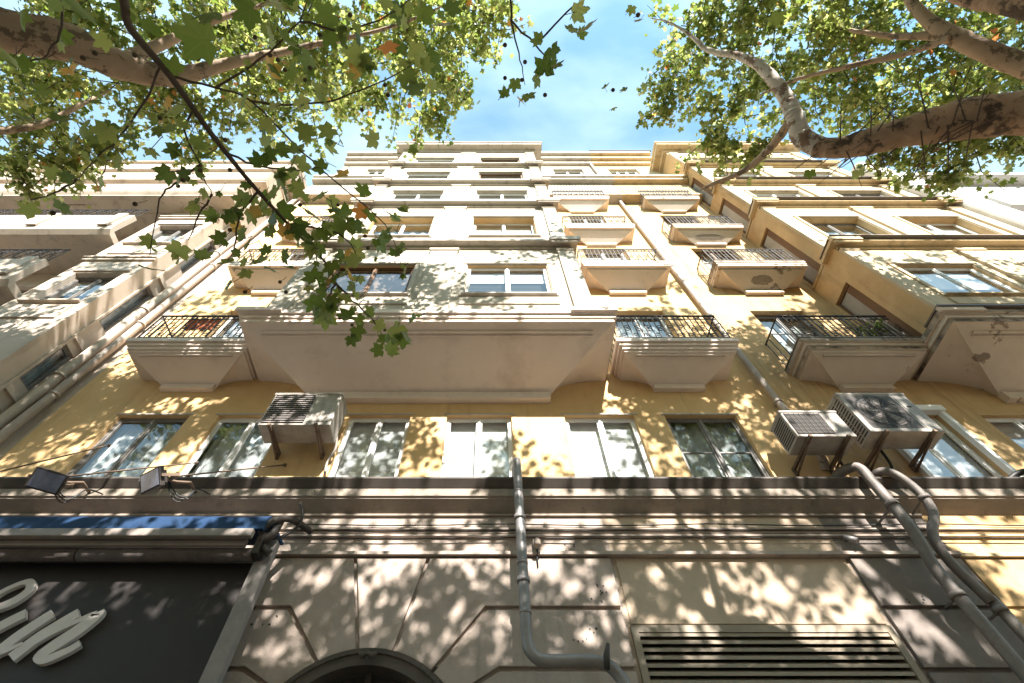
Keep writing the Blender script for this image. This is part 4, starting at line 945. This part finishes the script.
def crown(parent, cl, extra):
    tw = MB(); P = []
    for px, py, rp, h in cl:
        c = onh(px, py, h); r = rp / F * (c - Vector((0, 0, 1.6))).length
        P += clump(c, r, int(330 * r * r + 140), int(9 + 9 * r), tw)
    n0 = len(P)
    for c, r, n in extra: P += clump(c, r, int(n * .62), int(6 + 5 * r), tw)
    leaves_mesh('crown', P, np.concatenate([nr.uniform(.10, .19, n0), nr.uniform(.14, .25, len(P) - n0)]), parent)
    tw.build('twigs', 'twig', parent)
exL, exR = [], []
def zone(n, xr, yr, zr, rr, dens):
    for k in range(n):
        c = (rnd.uniform(*xr), rnd.uniform(*yr), rnd.uniform(*zr)); r = rnd.uniform(*rr)
        if c[1] + r > -.11 * c[2]: c = (c[0], -.11 * c[2] - r - .1, c[2])
        (exL if c[0] < 1 else exR).append((c, r, int(dens * r * r)))
zone(54, (-14, 12.5), (-5.5, -1.0), (8.0, 11.5), (.6, 1.2), 300)
zone(60, (-14, 13), (-7.5, -2.2), (11.5, 15.5), (.7, 1.4), 250)
zone(120, (-13, 14), (-6, -2.4), (15.5, 21.5), (.6, 1.2), 170)
zone(10, (-6, -1.8), (-2.6, -1.6), (9.9, 11), (.4, .7), 420)  # unseen leaf clumps added to shade the shop sign
zone(10, (1, 6), (-3.4, -1.9), (12.8, 15), (.4, .75), 330)  # unseen leaf clumps added to shade the wall around the middle windows
zone(34, (-6.5, 8.5), (-4, -1.3), (9.8, 12.6), (.45, .85), 300)  # more unseen clumps added to dapple the stone street floor
zone(26, (-15, -5), (-5, -2.), (12.5, 18.5), (.8, 1.4), 190)
zone(24, (5, 15), (-5, -2.), (12.5, 18.5), (.8, 1.4), 170)
crown(TL, left_cl, exL); crown(TR, right_cl, exR)

for (x, y, z, n, lab) in ((8.3, 5.42, 9.81, 190, 'bushy dark green plant in a pot behind the railing of the lowest right hand balcony'),):
    pp = thing('potted_plant', (x, y, z), lab, 'plant')
    k = MB(); k.tube([(x, y, z - .03), (x, y, z + .2), (x, y, z + .24), (x, y, z + .245)], [.09, .13, .145, .12], 14); k.build('pot', 'terracotta', pp)
    q = []; k = MB()
    for j in range(14):
        a = rnd.uniform(0, 6.28); r_ = rnd.uniform(.1, .4); e = (x + r_ * math.cos(a), y + r_ * .6 * math.sin(a), z + rnd.uniform(.45, .95)); k.tube([(x, y, z + .2), ((x + e[0]) / 2, (y + e[1]) / 2, (z + e[2]) / 2 + .1), e], .006, 4, False)
        for t in range(n // 14): w_ = rnd.uniform(.4, 1.1); q.append((x + (e[0] - x) * w_ + rnd.gauss(0, .05), y + (e[1] - y) * w_ + rnd.gauss(0, .05), z + .2 + (e[2] - z - .2) * w_ + rnd.gauss(0, .05)))
    k.build('stems', 'twig', pp); leaves_mesh('foliage', q, nr.uniform(.07, .13, len(q)), pp, tone=nr.uniform(0, .45, len(q)))

# ------------------------------------------------------------------ the near hanging twig with big leaves
nb = [((95, -25), 5.0), ((130, 28), 4.8), ((170, 76), 4.6), ((210, 132), 4.4), ((250, 182), 4.25), ((290, 226), 4.1), ((325, 262), 4.0), ((340, 292), 3.95)]
near_pts = []
main = smooth_path([(-5.6, -1.0, 7.0), (-4.6, -.6, 6.2)] + [ondist(*p, d) for p, d in nb], 5)
MB().tube(main, lerp_list([.04, .038, .033, .028, .024, .020, .016, .012, .008, .004], len(main)), 8).build('hanging_branch', 'twig', TL)
tw = MB(); LP, LS, LT = [], [], []
subs = [[(165, 72, 4.6), (215, 88, 4.5), (250, 100, 4.5), (300, 150, 4.4), (345, 190, 4.3), (385, 225, 4.2), (398, 255, 4.2)],
        [(150, 72, 4.6), (142, 105, 4.6), (118, 138, 4.6), (95, 160, 4.6), (78, 178, 4.6)],
        [(190, 105, 4.5), (185, 130, 4.5), (200, 165, 4.4), (212, 195, 4.4)],
        [(230, 150, 4.3), (255, 165, 4.3), (290, 170, 4.3), (320, 168, 4.3)],
        [(260, 195, 4.2), (240, 215, 4.2), (235, 245, 4.2), (228, 262, 4.2)],
        [(290, 226, 4.1), (318, 228, 4.1), (345, 238, 4.1), (360, 262, 4.1)],
        [(335, 285, 3.95), (352, 300, 3.95), (372, 318, 3.95), (384, 340, 3.95)],
        [(335, 285, 3.95), (328, 298, 3.95), (322, 312, 3.95)],
        [(60, -5, 5), (62, 25, 5), (50, 50, 5), (30, 62, 5), (-5, 55, 5)],
        [(250, 100, 4.5), (300, 105, 4.5), (350, 95, 4.5), (395, 75, 4.5), (420, 60, 4.5)],
        [(215, 88, 4.5), (260, 60, 4.5), (300, 20, 4.5), (310, -10, 4.5)],
        [(300, 20, 4.5), (345, 30, 4.5), (390, 15, 4.5), (420, -10, 4.5)],
        [(510, -10, 4.8), (513, 30, 4.8), (520, 60, 4.8), (525, 85, 4.8)],
        [(513, 25, 4.8), (535, 45, 4.8), (548, 60, 4.8), (552, 75, 4.8)],
        [(580, -10, 4.8), (575, 5, 4.8), (570, 20, 4.8)],
        [(78, 178, 4.6), (60, 190, 4.6), (30, 200, 4.6)],
        [(200, 165, 4.4), (175, 185, 4.4), (160, 200, 4.4), (150, 255, 4.4)],
        [(212, 195, 4.4), (200, 215, 4.4), (188, 240, 4.4)]]
near_pts = list(main[8:])
for P in subs:
    Q = [ondist(a, b, d) for a, b, d in P]
    n0 = min(near_pts, key=lambda p: (p - Q[0]).length)
    if (n0 - Q[0]).length < .6: Q[0] = n0
    Q = smooth_path(Q, 4, .008); near_pts += Q[2:]; tw.tube(Q, lerp_list([.010, .007, .003], len(Q)), 5, False)
near = [(75, 8, 26), (205, 40, 36), (212, 12, 26), (60, 2, 22), (150, 30, 16), (178, 105, 22), (175, 70, 18), (62, 205, 15), (32, 212, 15), (35, 185, 18), (55, 175, 13), (70, 178, 12), (150, 150, 13), (168, 172, 18), (178, 178, 14),
        (145, 268, 15), (150, 240, 14), (180, 248, 20), (195, 205, 16), (205, 190, 14), (215, 215, 16), (245, 200, 18), (250, 212, 20), (262, 205, 18), (238, 230, 14), (230, 262, 18), (228, 285, 15), (222, 238, 16), (260, 262, 20), (270, 268, 16),
        (280, 210, 24), (300, 190, 18), (275, 190, 20), (310, 212, 24), (315, 235, 24), (295, 225, 22), (345, 215, 24), (355, 222, 20), (362, 232, 16), (330, 200, 15), (322, 168, 16), (300, 165, 20), (278, 175, 22), (345, 175, 18), (390, 215, 24),
        (380, 240, 30), (402, 212, 17), (405, 270, 17), (395, 255, 16), (355, 245, 15), (318, 300, 16), (325, 315, 24), (315, 310, 17), (358, 318, 14), (385, 340, 24), (398, 328, 26), (412, 322, 17), (405, 335, 20), (380, 350, 16), (372, 312, 14),
        (360, 55, 26), (370, 62, 18), (355, 75, 16), (420, 65, 22), (430, 58, 26), (405, 75, 24), (418, 90, 22), (440, 92, 20), (422, 52, 22), (400, 45, 17), (375, 140, 18), (340, 140, 13), (415, 150, 12), (345, 35, 14), (425, 8, 20), (400, 8, 22), (440, 25, 18), (450, 10, 18),
        (272, 40, 26), (290, 70, 20), (270, 70, 22), (250, 80, 18), (285, 40, 20), (300, 100, 16), (245, 100, 18), (240, 120, 15), (270, 125, 17), (265, 145, 20), (305, 130, 18), (330, 130, 20), (320, 100, 20), (310, 60, 24), (250, 10, 24), (285, 8, 26), (330, 15, 22), (160, 130, 13), (132, 125, 13),
        (515, 82, 15), (528, 95, 17), (520, 100, 13), (505, 95, 12), (545, 70, 22), (538, 78, 18), (552, 50, 18), (555, 65, 14), (540, 40, 14), (575, 12, 18), (590, 25, 20), (583, 8, 16), (570, 30, 15), (580, 35, 12), (605, 88, 9), (613, 108, 7), (625, 90, 8), (640, 20, 9), (632, 8, 9),
        (128, 10, 18), (20, 15, 16), (105, 40, 14), (90, 100, 14), (60, 120, 16), (25, 120, 16), (10, 60, 16), (45, 90, 13), (70, 70, 13), (110, 125, 14),
        (700, 170, 10), (810, 172, 10), (858, 172, 9), (445, 265, 0), (760, 95, 14), (745, 110, 13), (775, 20, 13), (700, 60, 11)]
for px, py, sz in near:
    if sz <= 0: continue
    d = (4.2 if px < 420 and py > 120 else 4.6) + rnd.uniform(-.3, .3)
    if px > 600: d = 7.5 + rnd.uniform(-.4, .4)
    q = ondist(px, py, d); LP.append(q); LS.append(sz / F * d * 1.08)
    if px < 470 and rnd.random() < .55: LP.append(ondist(px + rnd.uniform(-16, 16), py + rnd.uniform(-12, 12), d + rnd.uniform(-.2, .2))); LS.append(sz / F * d * rnd.uniform(.45, .8))
for P in subs[:9] + subs[9:12] + [[(250, 182, 4.25), (290, 226, 4.1), (325, 262, 4.0), (340, 292, 3.95)]] * 2:
    Q = smooth_path([ondist(a, b, d) for a, b, d in P], 5)
    low = P[-1][1] > 120
    for k in range(14 if low else 8):
        q = Q[rnd.randrange(len(Q) // 4, len(Q))] + Vector((rnd.gauss(0, .10), rnd.gauss(0, .10), rnd.gauss(-.05, .09))); LP.append(q); LS.append(rnd.choice((.07, .10, .13, .16, .19)))
tone = nr.uniform(.05, .75, len(LP)); tone[[k for k in range(len(LP)) if k % 29 == 7]] = .965
vd = np.array([list((Vector((0, 0, 1.6)) - p).normalized()) for p in LP])
leaves_mesh('leaves', [list(p) for p in LP], np.array(LS), TL, True, .5, tone, normals=vd * .45 + nr.normal(0, .35, vd.shape) + np.array([0, 0, -.3]))
# leaf stalks and seed balls
st = tw
for p, s_ in zip(LP, LS): st.tube([p, p + Vector((rnd.uniform(-.08, .08), rnd.uniform(-.08, .08), .09))], [.003, .003], 3, False)
st.build('twigs', 'twig', TL)
ball = MB(); rings = 7; seg = 10; V = [(0, 0, -1)]
for i in range(1, rings):
    a = -math.pi / 2 + math.pi * i / rings
    for k in range(seg): b_ = 2 * math.pi * k / seg; V.append((math.cos(a) * math.cos(b_), math.cos(a) * math.sin(b_), math.sin(a)))
V.append((0, 0, 1)); Fs = [(0, 1 + (k + 1) % seg, 1 + k) for k in range(seg)]
for i in range(rings - 2):
    for k in range(seg): Fs.append((1 + i * seg + k, 1 + i * seg + (k + 1) % seg, 1 + (i + 1) * seg + (k + 1) % seg, 1 + (i + 1) * seg + k))
Fs += [(len(V) - 1, 1 + (rings - 2) * seg + k, 1 + (rings - 2) * seg + (k + 1) % seg) for k in range(seg)]
ball.add([(x * .0165, y * .0165, z * .0165) for x, y, z in V], Fs, True); ball.tube([(0, 0, .014), (.01, .004, .06), (.004, .012, .13)], .0022, 4, False)
seeds = [(83, 58), (95, 53), (170, 107), (183, 180), (178, 186), (225, 140), (218, 142), (200, 170), (230, 170), (135, 204), (53, 213), (270, 55), (278, 60), (285, 70), (305, 80), (310, 68), (385, 85), (362, 110), (388, 95), (350, 15), (320, 35), (255, 37),
         (505, 78), (522, 80), (525, 62), (505, 45), (545, 95), (613, 90), (638, 15), (280, 282), (286, 292), (245, 292), (340, 318), (352, 325), (375, 322), (385, 330), (368, 248), (345, 228), (352, 232), (365, 236), (300, 205), (338, 205), (230, 230), (268, 235), (160, 118), (135, 55)]
s0 = None
for px, py in seeds:
    p = ondist(px, py, 4.3 + rnd.uniform(-.3, .3))
    if s0 is None: s0 = ball.build('seed_ball', 'seed', TL); o = s0
    else:
        o = s0.copy(); col.objects.link(o); o.parent = TL; o.matrix_parent_inverse = s0.matrix_parent_inverse.copy()
    o.location = p

# ------------------------------------------------------------------ light
AZ, EL = 13, 37
sd = Vector((math.sin(R(AZ)) * math.cos(R(EL)), -math.cos(R(AZ)) * math.cos(R(EL)), math.sin(R(EL))))
sl = bpy.data.lights.new('sun', 'SUN'); so_ = bpy.data.objects.new('sun', sl); col.objects.link(so_)
sl.energy = 5.0; sl.angle = R(.45); sl.color = (1, .95, .88); so_.rotation_euler = sd.to_track_quat('Z', 'Y').to_euler()
wd_ = bpy.data.worlds.new('World'); sc.world = wd_; wd_.use_nodes = True; N = wd_.node_tree.nodes; L = wd_.node_tree.links
bg = N['Background']; bg.inputs[1].default_value = .12
sky = N.new('ShaderNodeTexSky'); sky.sky_type = 'NISHITA'; sky.sun_disc = False; sky.sun_elevation = R(EL); sky.sun_rotation = R(180 - AZ)
sky.air_density = 1.3; sky.dust_density = 1.0; sky.ozone_density = .15
tc = N.new('ShaderNodeTexCoord'); mp = N.new('ShaderNodeMapping'); mp.inputs['Scale'].default_value = (1.6, 3.2, 1.2); mp.inputs['Location'].default_value = (.35, .2, 0); mp.inputs['Rotation'].default_value = (0, 0, .5)
nz = N.new('ShaderNodeTexNoise'); nz.inputs['Scale'].default_value = 1.9; nz.inputs['Detail'].default_value = 6; nz.inputs['Roughness'].default_value = .5; nz.inputs['Distortion'].default_value = .1
rp = N.new('ShaderNodeMapRange'); rp.inputs[1].default_value = .36; rp.inputs[2].default_value = .72; rp.inputs[3].default_value = .08; rp.inputs[4].default_value = .75
mx = N.new('ShaderNodeMix'); mx.data_type = 'RGBA'; mx.inputs[7].default_value = (2.5, 3.2, 3.45, 1)
L.new(tc.outputs['Generated'], mp.inputs[0]); L.new(mp.outputs[0], nz.inputs['Vector']); L.new(nz.outputs[0], rp.inputs[0]); L.new(rp.outputs[0], mx.inputs[0]); ti = N.new('ShaderNodeMix'); ti.data_type = 'RGBA'; ti.blend_type = 'MULTIPLY'; ti.inputs[0].default_value = 1; ti.inputs[7].default_value = (.60, .86, .86, 1); L.new(sky.outputs[0], ti.inputs[6]); L.new(ti.outputs[2], mx.inputs[6]); L.new(mx.outputs[2], bg.inputs[0])
vs = sc.view_settings; vs.view_transform = 'Standard'; vs.look = 'None'; vs.exposure = 1.95; vs.gamma = 1; vs.use_curve_mapping = False
sc.cycles.max_bounces = 10; sc.cycles.diffuse_bounces = 5; sc.cycles.transparent_max_bounces = 12
sc.cycles.use_denoising = True
